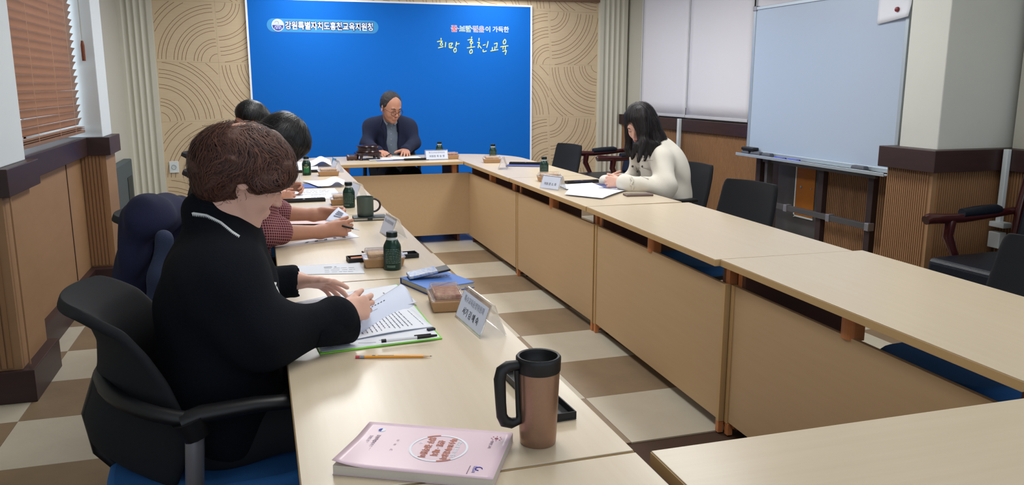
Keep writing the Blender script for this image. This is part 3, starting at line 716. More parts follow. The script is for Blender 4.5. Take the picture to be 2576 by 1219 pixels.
for (x, y, rz, lab) in ((2.60, 4.92, PI+.12, 'black office chair behind the person in the cream jacket'), (2.42, 6.82, PI+.22, 'empty black chair at the far corner table, by the engraved panels'), (2.33, 2.05, PI, 'black chair with blue seat tucked under the nearest right table'), (1.26, 8.06, -PI/2, 'black chair under the man in the navy suit jacket')):
    c = copy_tree(cr); c.location = (x, y, 0); c.rotation_euler = (0, 0, rz); c['label'] = lab

# ------------------------------------------------------------------ lacquered armchairs (face local +x)
def armchair(label):
    t = empty('armchair', (0, 0, 0), 0, label, 'chair', 'dark red lacquered armchairs')
    MB().box((.035, 0, .42), (.55, .54, .14)).build('seat', LEATH, t, bevel=.03, seg=4)
    MB().bx(-.26, .30, -.28, .28, .285, .35).build('seat_frame', REDW, t, bevel=.01)
    for e in (-1, 1):
        MB().tube([(.25, e*.25, 0), (.24, e*.25, .15), (.26, e*.25, .29)], [.018, .022, .032], 8).build('leg', REDW, t, smooth=60)
        MB().tube([(-.30, e*.24, 0), (-.24, e*.24, .15), (-.23, e*.24, .29)], [.018, .022, .030], 8).build('leg', REDW, t, smooth=60)
        a = MB().tube([(-.27, e*.28, .69), (-.1, e*.29, .675), (.06, e*.30, .665), (.20, e*.30, .67), (.29, e*.30, .675), (.31, e*.30, .668)], [.020, .022, .024, .026, .028, .024], 10, sq=1).build('arm', REDW, t, smooth=60)
        MB().tube([(.14, e*.30, .66), (.15, e*.30, .58), (.10, e*.295, .48), (.07, e*.28, .33)], [.030, .028, .022, .026], 8).build('arm_support', REDW, a, smooth=60)
        MB().tube([(-.18, e*.29, .695), (-.15, e*.29, .70), (-.02, e*.297, .695), (.07, e*.30, .69)], [.024, .030, .030, .026], 10).build('arm_pad', LEATH, a, smooth=60)
        MB().tube([(-.24, e*.24, .30), (-.28, e*.25, .7), (-.33, e*.24, 1.02)], [.028, .026, .024], 8).build('back_post', REDW, t, smooth=60)
    MB().tube([(-.33, -.25, 1.02), (-.345, -.12, 1.07), (-.35, 0, 1.10), (-.345, .12, 1.07), (-.33, .25, 1.02)], [.026, .036, .045, .036, .026], 8).build('crest_rail', REDW, t, smooth=60)
    R = Matrix.Rotation(-.17, 3, 'Y')
    MB().box((-.27, 0, .74), (.06, .42, .52), R).build('back_cushion', LEATH, t, bevel=.025, seg=4)
    return t
ac = armchair('dark lacquered armchair with navy leather beside the wainscoted pillar at right')
ac.scale = (1.04, 1.0, 1.05); ac.location = (3.63, 3.02, .0); ac.rotation_euler[2] = PI+.05
for (x, y, rz, lab) in ((3.35, 7.36, PI+.05, 'dark lacquered armchair by the far right pilaster, both arms seen'),):
    c = copy_tree(ac); c.location = (x, y, 0); c.rotation_euler = (0, 0, rz); c['label'] = lab

# ------------------------------------------------------------------ whiteboard on its stand
BXW = 3.90
wbt = empty('whiteboard', (BXW, 5.02, 0), 0, 'large white magnetic board on a dark wheeled steel stand', 'whiteboard')
y0, y1 = -.80, .82; z0, z1 = .86, 1.985
MB().bx(0, .018, y0, y1, z0, z1).build('board_surface', WBOARD, wbt)
MB().bx(-.008, .024, y0-.03, y0, z0-.03, z1+.025).bx(-.008, .024, y1, y1+.03, z0-.03, z1+.025).bx(-.008, .024, y0, y1, z0-.03, z0).bx(-.008, .024, y0, y1, z1, z1+.025).build('frame', ALU, wbt, bevel=.003)
for yy in (y0-.015, y1+.015):
    for zz in (z0-.015, z1+.012): MB().bx(-.014, .028, yy-.024, yy+.024, zz-.02, zz+.02).build('corner_cap', GREYM, wbt, bevel=.006)
MB().bx(-.085, -.004, y0-.02, y1+.06, z0-.045, z0-.037).bx(-.088, -.082, y0-.02, y1+.06, z0-.045, z0-.022).build('tray', ALU, wbt, bevel=.002)
for yy in (.72, -.07, -.58):
    MB().bx(.03, .075, yy-.028, yy+.028, .04, z0-.02).build('stand_post', BROWNM if yy < .7 else BROWNM, wbt, bevel=.003)
MB().bx(.028, .05, -.62, .66, .775, .81).build('upper_bar', GREYD, wbt, bevel=.002)
MB().bx(.010, .045, -.60, .64, .425, .465).build('lower_bar', GREYD, wbt, bevel=.002)
MB().bx(.0, .055, .55, .58, .10, .80).build('side_rail', GREYD, wbt)
for yy in (.70, .30, -.20, -.60): MB().bx(.004, .055, yy-.02, yy+.02, .418, .472).build('bracket', GREYM, wbt, bevel=.003)
for yy in (.72, -.58):
    fo = MB().bx(-.18, .24, yy-.028, yy+.028, .045, .085).build('foot_bar', BROWNM, wbt, bevel=.003)
    for xx in (-.17, .22): MB().ell((xx, yy, .026), (.024, .014, .024), 8).build('caster', BLACK, fo)
# things on the board
t = empty('paper_sheet', (BXW-.006, 4.36, 1.98), 0, 'white paper sheet pinned at the top right corner of the whiteboard', 'paper')
MB().grid(lambda u, v: (-.006-.02*(v < .3)*(1-v/.3)*u*u-.004*u, .10-.29*u, -.20+.30*v+.03*u), 8, 8).build('sheet', PAPER, t, smooth=180, solid=.0008)
o = MB().lathe([(.001, 0), (.016, 0), (.014, .010), (.001, .012)], (0, 0, 0), 16, Matrix.Rotation(-PI/2, 3, 'Y')).build('magnet', mat('dark_red_magnet', (120, 14, 30), .35), smooth=40)
o.location = (BXW-.022, 4.28, 1.86); tag(o, 'small dark red round magnet on the paper on the whiteboard', 'magnet')
def eraser(y, z, l, lab, dx=0, rz=0):
    t = empty('board_eraser', (BXW-.045+dx, y, z), rz, lab, 'eraser', 'erasers on the whiteboard tray')
    MB().bx(-.025, .025, -l/2, l/2, 0, .014).build('felt', mat('grey_felt', (110, 112, 118), .95), t, bevel=.002)
    MB().box((0, 0, .026), (.05, l, .024), taper=(.8, .9)).build('grip', mat('slate_plastic', (84, 88, 98), .55), t, bevel=.006)
zt = z0-.037
eraser(5.80, zt, .10, 'grey eraser at the far left end of the whiteboard tray'); eraser(5.66, zt, .13, 'long grey eraser second from the left end of the whiteboard tray'); eraser(5.51, zt, .11, 'grey eraser next to the blue markers on the whiteboard tray')
eraser(4.47, zt, .13, 'single grey eraser at the right end of the whiteboard tray')
o = MB().bx(-.03, .03, -.085, .085, 0, .028).build('board_eraser', BLACK, bevel=.008); o.location = (BXW-.045, 5.76, zt+.039); tag(o, 'black slim eraser lying on top of the grey ones', 'eraser')
for y, lab in ((5.36, 'left blue marker on the whiteboard tray'), (5.19, 'right blue marker on the whiteboard tray')):
    t = empty('board_marker', (BXW-.04, y, zt+.009), .05, lab, 'marker', 'blue markers on the whiteboard tray')
    MB().tube([(0, -.045, 0), (0, .065, 0)], .008, 10).build('barrel', mat('marker_blue', (44, 60, 200), .35), t, smooth=50); MB().tube([(0, -.07, 0), (0, -.042, 0)], .0095, 10).build('marker_cap', mat('marker_cap_blue', (24, 34, 150), .35), t, smooth=50)
# fire hydrant style cabinet in the wainscot behind the stand
t = empty('wall_cabinet', (4.135, 5.45, 0), 0, 'dark steel wall cabinet with orange-brown door behind the whiteboard stand', 'cabinet')
MB().bx(0, .03, -.25, .62, .12, .925).build('cabinet_body', BROWNM, t)
MB().bx(-.012, 0, -.24, .28, .14, .90).build('door_frame', GREYD, t, bevel=.003)
MB().bx(-.018, -.012, -.20, .03, .36, .84).build('door', mat('orange_brown_door', (164, 100, 32), .38, var=(3, (150, 88, 24), .3)), t, bevel=.002)
MB().bx(-.019, -.011, .03, .042, .34, .86).bx(-.019, -.011, -.20, .042, .345, .358).build('door_edging', WHITEB, t)
MB().ell((-.021, -.035, .59), (.005, .009, .012), 6).ell((-.021, -.165, .59), (.005, .005, .007), 6).build('lock', GREYM, t)
# dark wooden box above the board
o = struct(MB().bx(4.05, 4.2, 4.0, 6.05, 2.13, 2.45).build('trim_4', DARKW))

# ------------------------------------------------------------------ small things on the tables
zT = TH+.0005
def yawd(a, b): d = Vector(b)-Vector(a); return math.atan2(d.y, d.x)
def quad(name, c4, m_, z=0, h=.0006, parent=None, bevel=0):
    """thin slab on the table with the corners given"""
    P = [Vector((p[0], p[1])) for p in c4]
    return P
def bottle(loc, rz, lab, front=False):
    t = empty('drink_bottle', loc, rz, lab, 'bottle', 'green aluminium drink bottles')
    G = mat('bottle_green', (24, 50, 44), .28, metal=.35, var=(70, (30, 60, 52), .3))
    MB().lathe([(.001, 0), (.029, 0), (.0315, .003), (.0325, .008), (.0325, .083), (.031, .091), (.0225, .108), (.0205, .1105), (.0185, .112)], (0, 0, 0), 36).build('bottle_body', G, t, smooth=35)
    MB().lathe([(.0195, .110), (.021, .112), (.021, .116), (.0185, .118), (.0185, .122)], (0, 0, 0), 30).build('bottle_neck', mat('pale_metal_ring', (196, 200, 202), .35, metal=.3), t, smooth=35)
    MB().lathe([(.0188, .121), (.0205, .122), (.0205, .138), (.0185, .1405), (.001, .1405)], (0, 0, 0), 30).build('bottle_cap', mat('dark_green_cap', (18, 34, 34), .35, metal=.3), t, smooth=35)
    mb = MB(); r_ = random.Random(3)
    def strip(a0, a1, z0_, z1_):
        n = max(1, int((a1-a0)/.16)); mb.grid(lambda u, v: (.0328*math.cos(a0+(a1-a0)*u), .0328*math.sin(a0+(a1-a0)*u), z0_+(z1_-z0_)*v), n, 1)
    if front:
        pass
    else:
        for i in range(9):
            z_ = .078-.0062*i; a = -.85
            while a < .8:
                w = r_.uniform(.08, .4); strip(a, a+w, z_, z_+.0016); a += w+.07
        for i in range(16): strip(-.7+.06*i, -.7+.06*i+.03, .012, .020)
    if mb.v: mb.build('label_print', mat('bottle_print', (120, 140, 132), .5), t)
    if front:
        MB().grid(lambda u, v: (.0327*math.cos(-.75+1.3*u), .0327*math.sin(-.75+1.3*u), .02+.045*v), 10, 1).build('label_panel', mat('label_green', (26, 110, 66), .4), t)
        for s_, a, z_, sz in (('TOP', -.15, .060, .022), ('coffee', -.15, .079, .008)):
            o = text(s_, sz, mat('label_cream', (214, 216, 170), .5), Matrix.Identity(4), t, bold=.0006)
            for q in o.data.vertices:
                g = a+q.co.x/.0331; q.co = Vector((.0331*math.cos(g), .0331*math.sin(g), z_+q.co.y))
    return t
CA = -PI/2
bottle((.441, 2.888, zT), CA-.1, 'green drink bottle nearest the camera, before the clear nameplate')
bottle((.452, 4.47, zT), CA-.3, 'green drink bottle just left of the grey green mug')
bottle((.322, 6.19, zT), CA, 'green drink bottle with white letters on the far left table', True)
bottle((1.60, 7.40, zT), CA-.2, 'green drink bottle behind the head table nameplate')
bottle((2.00, 6.98, zT), CA-.3, 'green drink bottle behind the snack box at the far right corner')
bottle((2.005, 5.62, zT), CA-.4, 'green drink bottle on the right table left of the cream jacket')

def snack(loc, rz, w, d, lab, fill=(150, 84, 84)):
    t = empty('snack_box', loc, rz, lab, 'box', 'kraft snack boxes with clear lids')
    a = MB()
    for (x, y) in (): pass
    MB().box((0, 0, .0175), (w*.88, d*.86, .035), taper=(1.12, 1.14)).build('box_base', KRAFT, t, bevel=.004)
    MB().box((0, 0, .0405), (w*.76, d*.74, .022)).build('snack', mat('snack_%d' % fill[0], fill, .7, var=(60, (200, 170, 140), .25), bump=(90, .6)), t, bevel=.006)
    MB().box((0, 0, .0375), (w*1.02, d*1.02, .004)).box((0, 0, .0505), (w*.92, d*.90, .022), taper=(.90, .88)).build('lid', CLEAR, t, bevel=.003)
    return t
snack((.517, 2.335, zT), -.10+PI/2, .155, .105, 'kraft snack box with clear lid beside the nearest nameplate')
snack((.418, 2.965, zT), -.05, .155, .105, 'kraft snack box behind the nearest drink bottle', (190, 150, 110))
snack((.425, 4.60, zT), -.03, .13, .10, 'kraft snack box behind the bottle left of the mug', (180, 150, 130))
snack((.475, 6.115, zT), 0, .155, .105, 'kraft snack box on the far left table beside a bottle', (180, 160, 140))
snack((1.66, 7.17, zT), .1, .12, .10, 'kraft snack box partly behind the head table nameplate', (150, 90, 80))
snack((1.915, 6.72, zT), -.1, .15, .105, 'kraft snack box at the far right corner before a bottle', (180, 150, 130))
snack((1.93, 5.30, zT), -.2, .17, .11, 'kraft snack box on the right table before a bottle', (180, 150, 130))

def placard(c, rz, lab, lines=None, w=.20, dark=INKD):
    """acrylic tent; front face looks along local -y"""
    t = empty('name_placard', (c[0], c[1], zT), rz, lab, 'nameplate', 'clear acrylic tent nameplates')
    h, b = .088, .036; th = .003
    def plate(s):
        P = [(-w/2, s*b, .0), (w/2, s*b, .0), (w/2, s*.003, h), (-w/2, s*.003, h)]
        n = Vector((0, s*h, b)).normalized()*th
        vs = [Vector(p) for p in P]+[Vector(p)+n for p in P]
        return MB().add(vs, [(0, 1, 2, 3), (7, 6, 5, 4), (0, 4, 5, 1), (1, 5, 6, 2), (2, 6, 7, 3), (3, 7, 4, 0)]).build('acrylic_panel', ACRYL, t)
    plate(-1); plate(1)
    n = Vector((0, -h, b)).normalized()
    M = frame(Vector((0, -(b+.003)/2, h/2))+n*.0036, (1, 0, 0), Vector((0, (b-.003), h)))
    MB().add([M @ Vector(p) for p in ((-w/2+.006, -.040, 0), (w/2-.006, -.040, 0), (w/2-.006, .038, 0), (-w/2+.006, .038, 0))], [(0, 1, 2, 3)]).build('name_card', PAPERB, t)
    if lines:
        for s_, y, sz, mt_ in lines: text(s_, sz, mt_, M @ Matrix.Translation((0, y, .0008)), t, bold=0)
    return t
GI = mat('grey_print', (150, 154, 168), .7)
p = placard((.562, 2.105), -PI/2+.07, 'acrylic tent nameplate with two printed lines, nearest the camera', [('특수교육운영위원회', .019, .0205, GI), ('서기 김 예 숙', -.015, .025, INKD)], .225)
placard((.548, 3.55), -PI/2+.1, 'acrylic nameplate behind the nearest drink bottle, seen edge on', [('특수교육운영위원회', .019, .018, GI)], .19)
placard((.545, 4.85), -PI/2+.15, 'acrylic nameplate behind the grey green mug', None, .17)
placard((.56, 6.38), -PI/2+.1, 'acrylic nameplate with a blue card on the far left table', None, .17)
placard((1.512, 7.13), .0, 'wide white nameplate on the head table facing the camera', [('특수교육운영위원회', .02, .018, GI), ('위원장 최 승 영', -.014, .022, INKD)], .21)
placard((1.862, 6.20), -PI/2-.55+.2, 'small acrylic nameplate at the far right corner', [('위원', 0, .022, GI)], .17)
placard((1.80, 4.87), -PI/2+.45, 'acrylic nameplate before the papers of the cream jacket person', [('위원 문 소 희', -.012, .020, INKD)], .17)

# travel mug
t = empty('travel_mug', (.474, 1.352, zT), 0, 'copper brown steel travel mug with black lid and handle', 'mug')
COP = mat('copper_metal', (162, 130, 110), .30, metal=.65, var=(200, (154, 122, 102), .3))
MB().lathe([(.001, .0), (.033, 0), (.0345, .003), (.0355, .02), (.0395, .125), (.0405, .146)], (0, 0, 0), 48).build('mug_body', COP, t, smooth=40)
MB().lathe([(.0405, .143), (.0418, .145), (.0425, .166), (.0425, .170), (.040, .173), (.036, .172), (.0345, .166), (.0335, .158), (.030, .152), (.001, .151)], (0, 0, 0), 48).build('mug_lid', BLACK, t, smooth=50)
th_ = math.radians(185)
hx, hy = math.cos(th_), math.sin(th_)
hp = [(.040, .178), (.062, .178), (.074, .170), (.078, .152), (.076, .10), (.074, .072), (.068, .058), (.055, .052), (.040, .055), (.0385, .066), (.041, .085), (.043, .14), (.044, .168)]
MB().tube([(hx*a, hy*a, b*.895) for a, b in hp], [.0085, .0095, .0105, .0105, .0095, .0095, .0105, .0095, .0075, .006, .0045, .0045, .006], 12, sq=1.1).build('handle', BLACK, t, smooth=60)

# black pen trays
def tray(c, rz, lab, L=.28, Wd=.062):
    t = empty('pen_tray', (c[0], c[1], zT), rz, lab, 'tray', 'black plastic pen trays')
    MB().bx(-L/2, L/2, -Wd/2, Wd/2, 0, .003).bx(-L/2, L/2, -Wd/2, -Wd/2+.003, .003, .017).bx(-L/2, L/2, Wd/2-.003, Wd/2, .003, .017).bx(-L/2, -L/2+.003, -Wd/2+.003, Wd/2-.003, .003, .017).bx(L/2-.003, L/2, -Wd/2+.003, Wd/2-.003, .003, .017).build('tray_body', BLACK, t, bevel=.001)
    MB().bx(-.006, .006, -Wd/2+.003, Wd/2-.003, .003, .015).build('divider', BLACK, t)
    return t
tray((.545, 1.575), PI/2+.05, 'black pen tray half hidden behind the travel mug', .30)
tray((.432, 3.075), .08, 'black pen tray behind the snack box of the nearest bottle', .275)
for c_, rz, lab, mt_, r_, l_ in (((.335, 3.07), .08, 'orange pencil stub lying in the black pen tray', mat('crayon_orange', (226, 140, 100), .5), .006, .055), ((.535, 1.50), 1.6, 'silver metal clip lying in the near black pen tray', GREYM, .007, .04), ((.515, 3.085), .1, 'white eraser piece in the black pen tray', PAPER, .007, .03)):
    o = MB().tube([(-l_/2, 0, 0), (l_/2, 0, 0)], r_, 8).build('pencil_stub' if 'pencil' in lab else ('metal_clip' if 'clip' in lab else 'rubber_piece'), mt_, smooth=60); o.location = (c_[0], c_[1], zT+.004+r_); o.rotation_euler[2] = rz; tag(o, lab, 'stationery')
o = MB().tube([(-.035, .02, .012), (-.02, .0, .0045), (.01, -.004, .0025), (.04, 0, .002)], [.004, .003, .0025, .002], 8).build('spectacles_temple', mat('dark_red_plastic', (70, 26, 24), .4), smooth=60)
o.location = (.40, 3.16, zT); tag(o, 'dark red curved spectacles arm behind the snack box', 'eyewear')

# pencil
a, b = Vector((.199, 1.934)), Vector((.377, 1.885)); dd = (b-a); L = .19
t = empty('pencil', ((a.x+b.x)/2, (a.y+b.y)/2, zT+.0036), math.atan2(dd.y, dd.x), 'yellow orange wooden pencil lying on the near left table', 'pencil')
h = L/2
MB().tube([(-h+.022, 0, 0), (h-.022, 0, 0)], .0038, 6).build('barrel', mat('pencil_yellow', (240, 160, 30), .35, coat=.3), t)
MB().tube([(h-.022, 0, 0), (h-.005, 0, 0)], [.0037, .0013], 8).build('wood_cone', mat('pencil_wood', (222, 190, 150), .7), t, smooth=60); MB().tube([(h-.005, 0, 0), (h, 0, 0)], [.0013, .0003], 8).build('lead', INKD, t)
MB().tube([(-h+.010, 0, 0), (-h+.022, 0, 0)], .0039, 12).build('ferrule', GREYM, t); MB().tube([(-h, 0, 0), (-h+.010, 0, 0)], .0036, 12).build('eraser_tip', mat('pink_eraser', (206, 80, 90), .7), t)
MB().box((-.05, 0, .0035), (.008, .003, .0006)).box((-.02, 0, .0035), (.04, .0016, .0006)).build('stamp', BROWNM, t)

# pink book ----------------------------------------------------------------
A, B, C_ = T(930, 1060, .7475).xy, T(1290, 1088, .7475).xy, T(820, 1168, .7475).xy   # far-left, right, near-left
ex = (B-A).normalized(); ey = Vector((-ex.y, ex.x)); Lb, Wb = (B-A).length, (C_-A).length
cb = A+ex*Lb/2-ey*Wb/2
t = empty('pink_book', (cb.x, cb.y, zT), math.atan2(ex.y, ex.x), 'thick pink paperback book with a white ring printed on its cover', 'book')
def btop(u, v): 
    lift = .010*max(0, 1-u*4)**2*max(0, 1-v*1.6)
    return Vector(((u-.5)*Lb, (v-.5)*Wb, .017+lift))
PINK = mat('pink_cover', (228, 200, 212), .42, coat=.15)
MB().bx(-Lb/2+.001, Lb/2-.001, -Wb/2+.001, Wb/2, .0012, .0165).build('page_block', PAGES, t)
MB().grid(btop, 20, 14).build('front_cover', PINK, t, smooth=180, solid=.0006); MB().bx(-Lb/2, Lb/2, -Wb/2, Wb/2, 0, .0011).build('back_cover', PINK, t)
MB().bx(-Lb/2, Lb/2, Wb/2-.0002, Wb/2+.0008, 0, .0172).build('spine', PINK, t)
OR = mat('orange_brown_print', (192, 120, 100), .6); RZ = .0179
def ring(cx_, cy_, r, w, a0, a1, m_, nm, z=RZ):
    n = max(4, int((a1-a0)/.12)); return MB().grid(lambda u, v: (cx_+(r+w*(v-.5))*math.cos(a0+(a1-a0)*u), cy_+(r+w*(v-.5))*math.sin(a0+(a1-a0)*u), z), n, 1).build(nm, m_, t)
rc = (.022, 0.004)
ring(*rc, .052, .0042, 0, 2*PI, WPRINT, 'printed_ring'); ring(*rc, .052, .0044, 1.75, 2.25, OR, 'printed_ring', RZ+.0002); ring(*rc, .052, .0044, 1.75-PI, 2.25-PI, OR, 'printed_ring', RZ+.0002)
def bk(s_, x, y, sz, m_, bold=0): return text(s_, sz, m_, Matrix.Translation((x, y, RZ)) @ Matrix.Rotation(-PI/2, 4, 'Z'), t, bold=bold, extrude=.0001)
bk('한눈에 쏙쏙! 알기', rc[0]+.032, rc[1], .0095, WPRINT, .0002); bk('특수교육대상자', rc[0]+.018, rc[1], .0135, OR, .0005); bk('선정 · 배치', rc[0]-.002, rc[1], .0145, OR, .0005); bk('업무 길라잡이', rc[0]-.022, rc[1], .0145, OR, .0005)
bk('△', rc[0]-.038, rc[1]+.014, .007, WPRINT)
for s_, y in (('ㅁ', .022), ('ㅂ', .004), ('ㄷ', -.018)): bk(s_, -.062, y, .009, mat('pale_violet_print', (180, 160, 176), .6))
bk('강원특별자치도교육청', -.104, .0, .0085, mat('violet_grey_print', (130, 110, 130), .6)); bk('강원도홍천교육지원청', -.117, .0, .0075, mat('pale_violet_print', (180, 160, 176), .6))
o = MB().prism([(-.106+.0075*math.cos(a), .060+.0075*math.sin(a)) for a in [2*PI*i/24 for i in range(24)]], RZ-.0002, RZ).build('printed_emblem', WPRINT, t)
MB().prism([(-.106+.0065*math.cos(a), .060+.0065*math.sin(a)) for a in [PI*i/14+PI/2 for i in range(15)]], RZ, RZ+.0002).build('printed_emblem', RIM, t)
mb = MB()
for i in range(8): mb.box((.118+.009*math.cos(i*.8), .062+.009*math.sin(i*.8), RZ), (.003, .0012, .0003), Matrix.Rotation(i*.8, 3, 'Z'))
mb.prism([(.118+.0035*math.cos(a), .062+.0035*math.sin(a)) for a in [2*PI*i/12 for i in range(12)]], RZ-.0001, RZ+.0001).build('printed_emblem', mat('maroon_print', (150, 60, 80), .6), t)
bk('행복한 교육', .112, .035, .0065, mat('violet_grey_print', (130, 110, 130), .6))
MB().tube([(.112+.006*math.cos(a), -.062+.006*math.sin(a), RZ) for a in [i*.6 for i in range(9)]], .0008, 5).build('printed_emblem', RIM, t); bk('강원교육', .104, -.065, .007, RIM)
MB().box((.095, -.068, RZ), (.0012, .03, .0003)).build('printed_rule', mat('violet_grey_print', (130, 110, 130), .6), t)

# flat paper with printed strips -------------------------------------------
def paper(name, c4, lab, z=0, curl=None, lines=None, m_=PAPER, group=None, cat='paper', seed=1):
    """c4 = world xy of corners a,b,c,d (a->b along the top); local origin at their mean"""
    P = [Vector((p[0], p[1], 0)) for p in c4]; c = sum(P, Vector())/4
    t = empty(name, (c.x, c.y, zT+z), 0, lab, cat, group)
    Q = [p-c for p in P]
    def f(u, v): 
        p = (Q[0]*(1-u)+Q[1]*u)*(1-v)+(Q[3]*(1-u)+Q[2]*u)*v
        return Vector((p.x, p.y, .0006+(curl(u, v) if curl else 0)))
    MB().grid(f, 18, 14).build('sheet', m_, t, smooth=180, solid=.0005)
    if lines:
        r_ = random.Random(seed); mb = MB()
        for (v0, v1, n, u0, u1, hh) in lines:
            for i in range(n):
                v = v0+(v1-v0)*i/max(1, n-1); u = u0
                while u < u1-.01:
                    w = r_.uniform(.02, .10)
                    if u+w > u1: break
                    a_, b_, c_, d_ = f(u, v), f(u+w, v), f(u+w, v+hh), f(u, v+hh); up_ = Vector((0, 0, .0007))
                    mb.add([a_+up_, b_+up_, c_+up_, d_+up_], [(0, 1, 2, 3)]); u += w+r_.uniform(.008, .03)
        if mb.v: mb.build('printed_text', INK, t)['kind'] = 'stuff'
    return t
xy = lambda u, v, z=.73: tuple(T(u, v, z)[:2])
# lime folder with a stack of papers
fa = [xy(742, 768), xy(1000, 716), xy(1113, 853), xy(805, 892)]
c = [sum(p[i] for p in fa)/4 for i in (0, 1)]
t = empty('lime_folder', (c[0], c[1], zT), 0, 'lime green edged clipboard folder under the papers on the near left table', 'folder')
pl = [(p[0]-c[0], p[1]-c[1]) for p in fa]
MB().prism(pl, 0, .0035).build('folder_board', GREEN, t, bevel=.0012)
MB().prism([(x*.968, y*.972) for x, y in pl], .0035, .0041).build('inner_sheet', PAPER, t)
mb = MB()
for i in range(6):
    x0 = -.155+.055*i; mb.tube([(x0, -.255+.006*i, .0043), (x0+.02, -.262+.006*i, .0043), (x0+.045, -.264+.006*i, .0043)], .0006, 4)
mb.build('printed_line', INK, t)['kind'] = 'stuff'
MB().box((.160, -.19, .007), (.022, .012, .006), Matrix.Rotation(.3, 3, 'Z')).build('metal_clip', INKD, t, bevel=.001)
TXT = [(.10, .9, 22, .08, .9, .010)]
paper('document_sheets', [xy(1035, 780), xy(1090, 826), xy(808, 875), xy(790, 830)], 'printed document with a table lying open in the lime folder', .0045, lambda u, v: .010*math.sin(PI*min(1, v*1.2))*(1-u*.5), [(.06, .10, 1, .1, .9, .006), (.16, .62, 12, .12, .9, .010), (.70, .9, 5, .2, .9, .010)], group='documents before the black cardigan', seed=4)
paper('document_sheets', [xy(998, 722), xy(1050, 768), xy(795, 838), xy(745, 768)], 'white papers at the far side of the lime folder', .0046, lambda u, v: .004+.012*math.exp(-((u-.9)**2)/.05)*v+.004*math.sin(v*3), [(.1, .2, 2, .3, .6, .012), (.55, .65, 3, .25, .6, .012)], group='documents before the black cardigan', seed=8)
# the page being turned, held by the near hand
P0, P1, P2, P3 = T(893, 745, .79), T(1020, 700, .80), T(1048, 772, .745), T(930, 842, .742)
P0 = PY(912, 774, 2.24); P1 = PY(1008, 714, 2.56); P2 = PY(1046, 774, 2.35); P3 = PY(897, 842, 2.09)
def turn(u, v):
    p = (P0*(1-u)+P1*u)*(1-v)+(P3*(1-u)+P2*u)*v
    return p+Vector((0, 0, .030*math.sin(PI*v)*(.6)))-Vector((.3, 2.35, TH))
t = empty('turned_page', (.3, 2.35, TH), 0, 'printed page being turned by the hand of the black cardigan person', 'paper')
MB().grid(turn, 14, 12).build('sheet', PAPERB, t, smooth=180, solid=.0005)
mb = MB(); nrm = (P1-P0).cross(P3-P0).normalized(); nrm = nrm if nrm.z > 0 else -nrm
r_ = random.Random(5)
for (v, u0, u1, hh, st) in ((.30, .18, .30, .014, .02), (.42, .16, .52, .035, .06), (.60, .10, .34, .014, .02)):
    u = u0
    while u < u1:
        q = [turn(a_, b_)+nrm*.0009 for a_, b_ in ((u, v), (u+st*.55, v), (u+st*.55, v+hh), (u, v+hh))]; mb.add(q, [(0, 1, 2, 3)]); u += st
mb.build('printed_text', INKD, t)['kind'] = 'stuff'
# pen on the folder
a, b = T(962, 857, .745), T(1097, 843, .745)
t = empty('ballpoint_pen', tuple((a+b)/2), math.atan2(b.y-a.y, b.x-a.x), 'white ballpoint pen with black cap lying on the lime folder', 'pen')
MB().tube([(-.064, 0, 0), (.02, 0, 0)], .0048, 10).build('barrel', PAPER, t, smooth=50); MB().tube([(.02, 0, 0), (.05, 0, 0), (.074, 0, 0)], [.0056, .0052, .003], 10).build('pen_cap', BLACK, t, smooth=50)
MB().tube([(-.074, 0, 0), (-.062, 0, 0)], .0052, 10).build('end_plug', BLACK, t, smooth=50); MB().box((.035, 0, .006), (.045, .003, .002)).build('clip', BLACK, t)

# blue notebook and phone
c4 = [xy(995, 722), xy(1065, 746), xy(1190, 726), xy(1125, 690)]; A, B = Vector(c4[0]), Vector(c4[1])
t = empty('blue_notebook', (.545, 2.597, zT), .31, 'thick blue hardcover notebook embossed 2024 beside the lime folder', 'notebook')
MB().bx(-.088, .088, -.10, .10, 0, .002).bx(-.088, .088, .097, .10, .002, .0185).build('back_cover', BLUED, t, bevel=.001)
MB().bx(-.084, .084, -.097, .097, .002, .0185).build('page_block', PAGES, t)
MB().bx(-.088, .088, -.10, .10, .0185, .021).build('front_cover', BLUEN, t, bevel=.001)
text('2024', .030, mat('embossed_blue', (44, 78, 150), .6), Matrix.Translation((.03, .035, .0212)) @ Matrix.Rotation(PI, 4, 'Z'), t, bold=.0006, sx=1.3)
t = empty('smartphone', (.525, 2.64, zT+.021), -.02, 'phone in a blue patterned clear case resting on the blue notebook', 'phone')
R = Matrix.Rotation(-.16, 3, 'Y')
MB().box((0, 0, .017), (.142, .070, .008), R).build('phone_body', BLACK, t, bevel=.003); MB().box((-.022, 0, .0165), (.10, .073, .0105), R).build('phone_case', mat('blue_pattern_case', (96, 130, 190), .3, var=(70, (190, 190, 190), .12)), t, bevel=.003)

# mug on a wallet case
t = empty('leather_case', (.505, 4.03, zT), -.04, 'dark green leather phone case lying under the grey green mug', 'case')
DG = mat('dark_green_leather', (36, 48, 48), .5)
MB().bx(-.082, .082, -.045, .045, 0, .003).bx(-.082, .082, -.045, .045, .013, .017).bx(-.082, .082, .041, .045, .003, .013).bx(-.012, .012, -.047, -.044, .0, .017).build('leather_cover', DG, t, bevel=.002)
MB().bx(-.078, .078, -.040, .040, .003, .013).build('pages', PAGES, t)
t = empty('ceramic_mug', (.488, 4.045, zT+.017), 0, 'grey green ceramic mug standing on the dark leather case', 'mug')
MG = mat('grey_green_glaze', (82, 96, 88), .35, var=(9, (72, 86, 80), .3))
MB().lathe([(.001, 0), (.036, 0), (.040, .004), (.0415, .02), (.042, .095), (.0415, .098), (.039, .097), (.038, .09), (.036, .01), (.001, .008)], (0, 0, 0), 40).build('mug_body', MG, t, smooth=50)
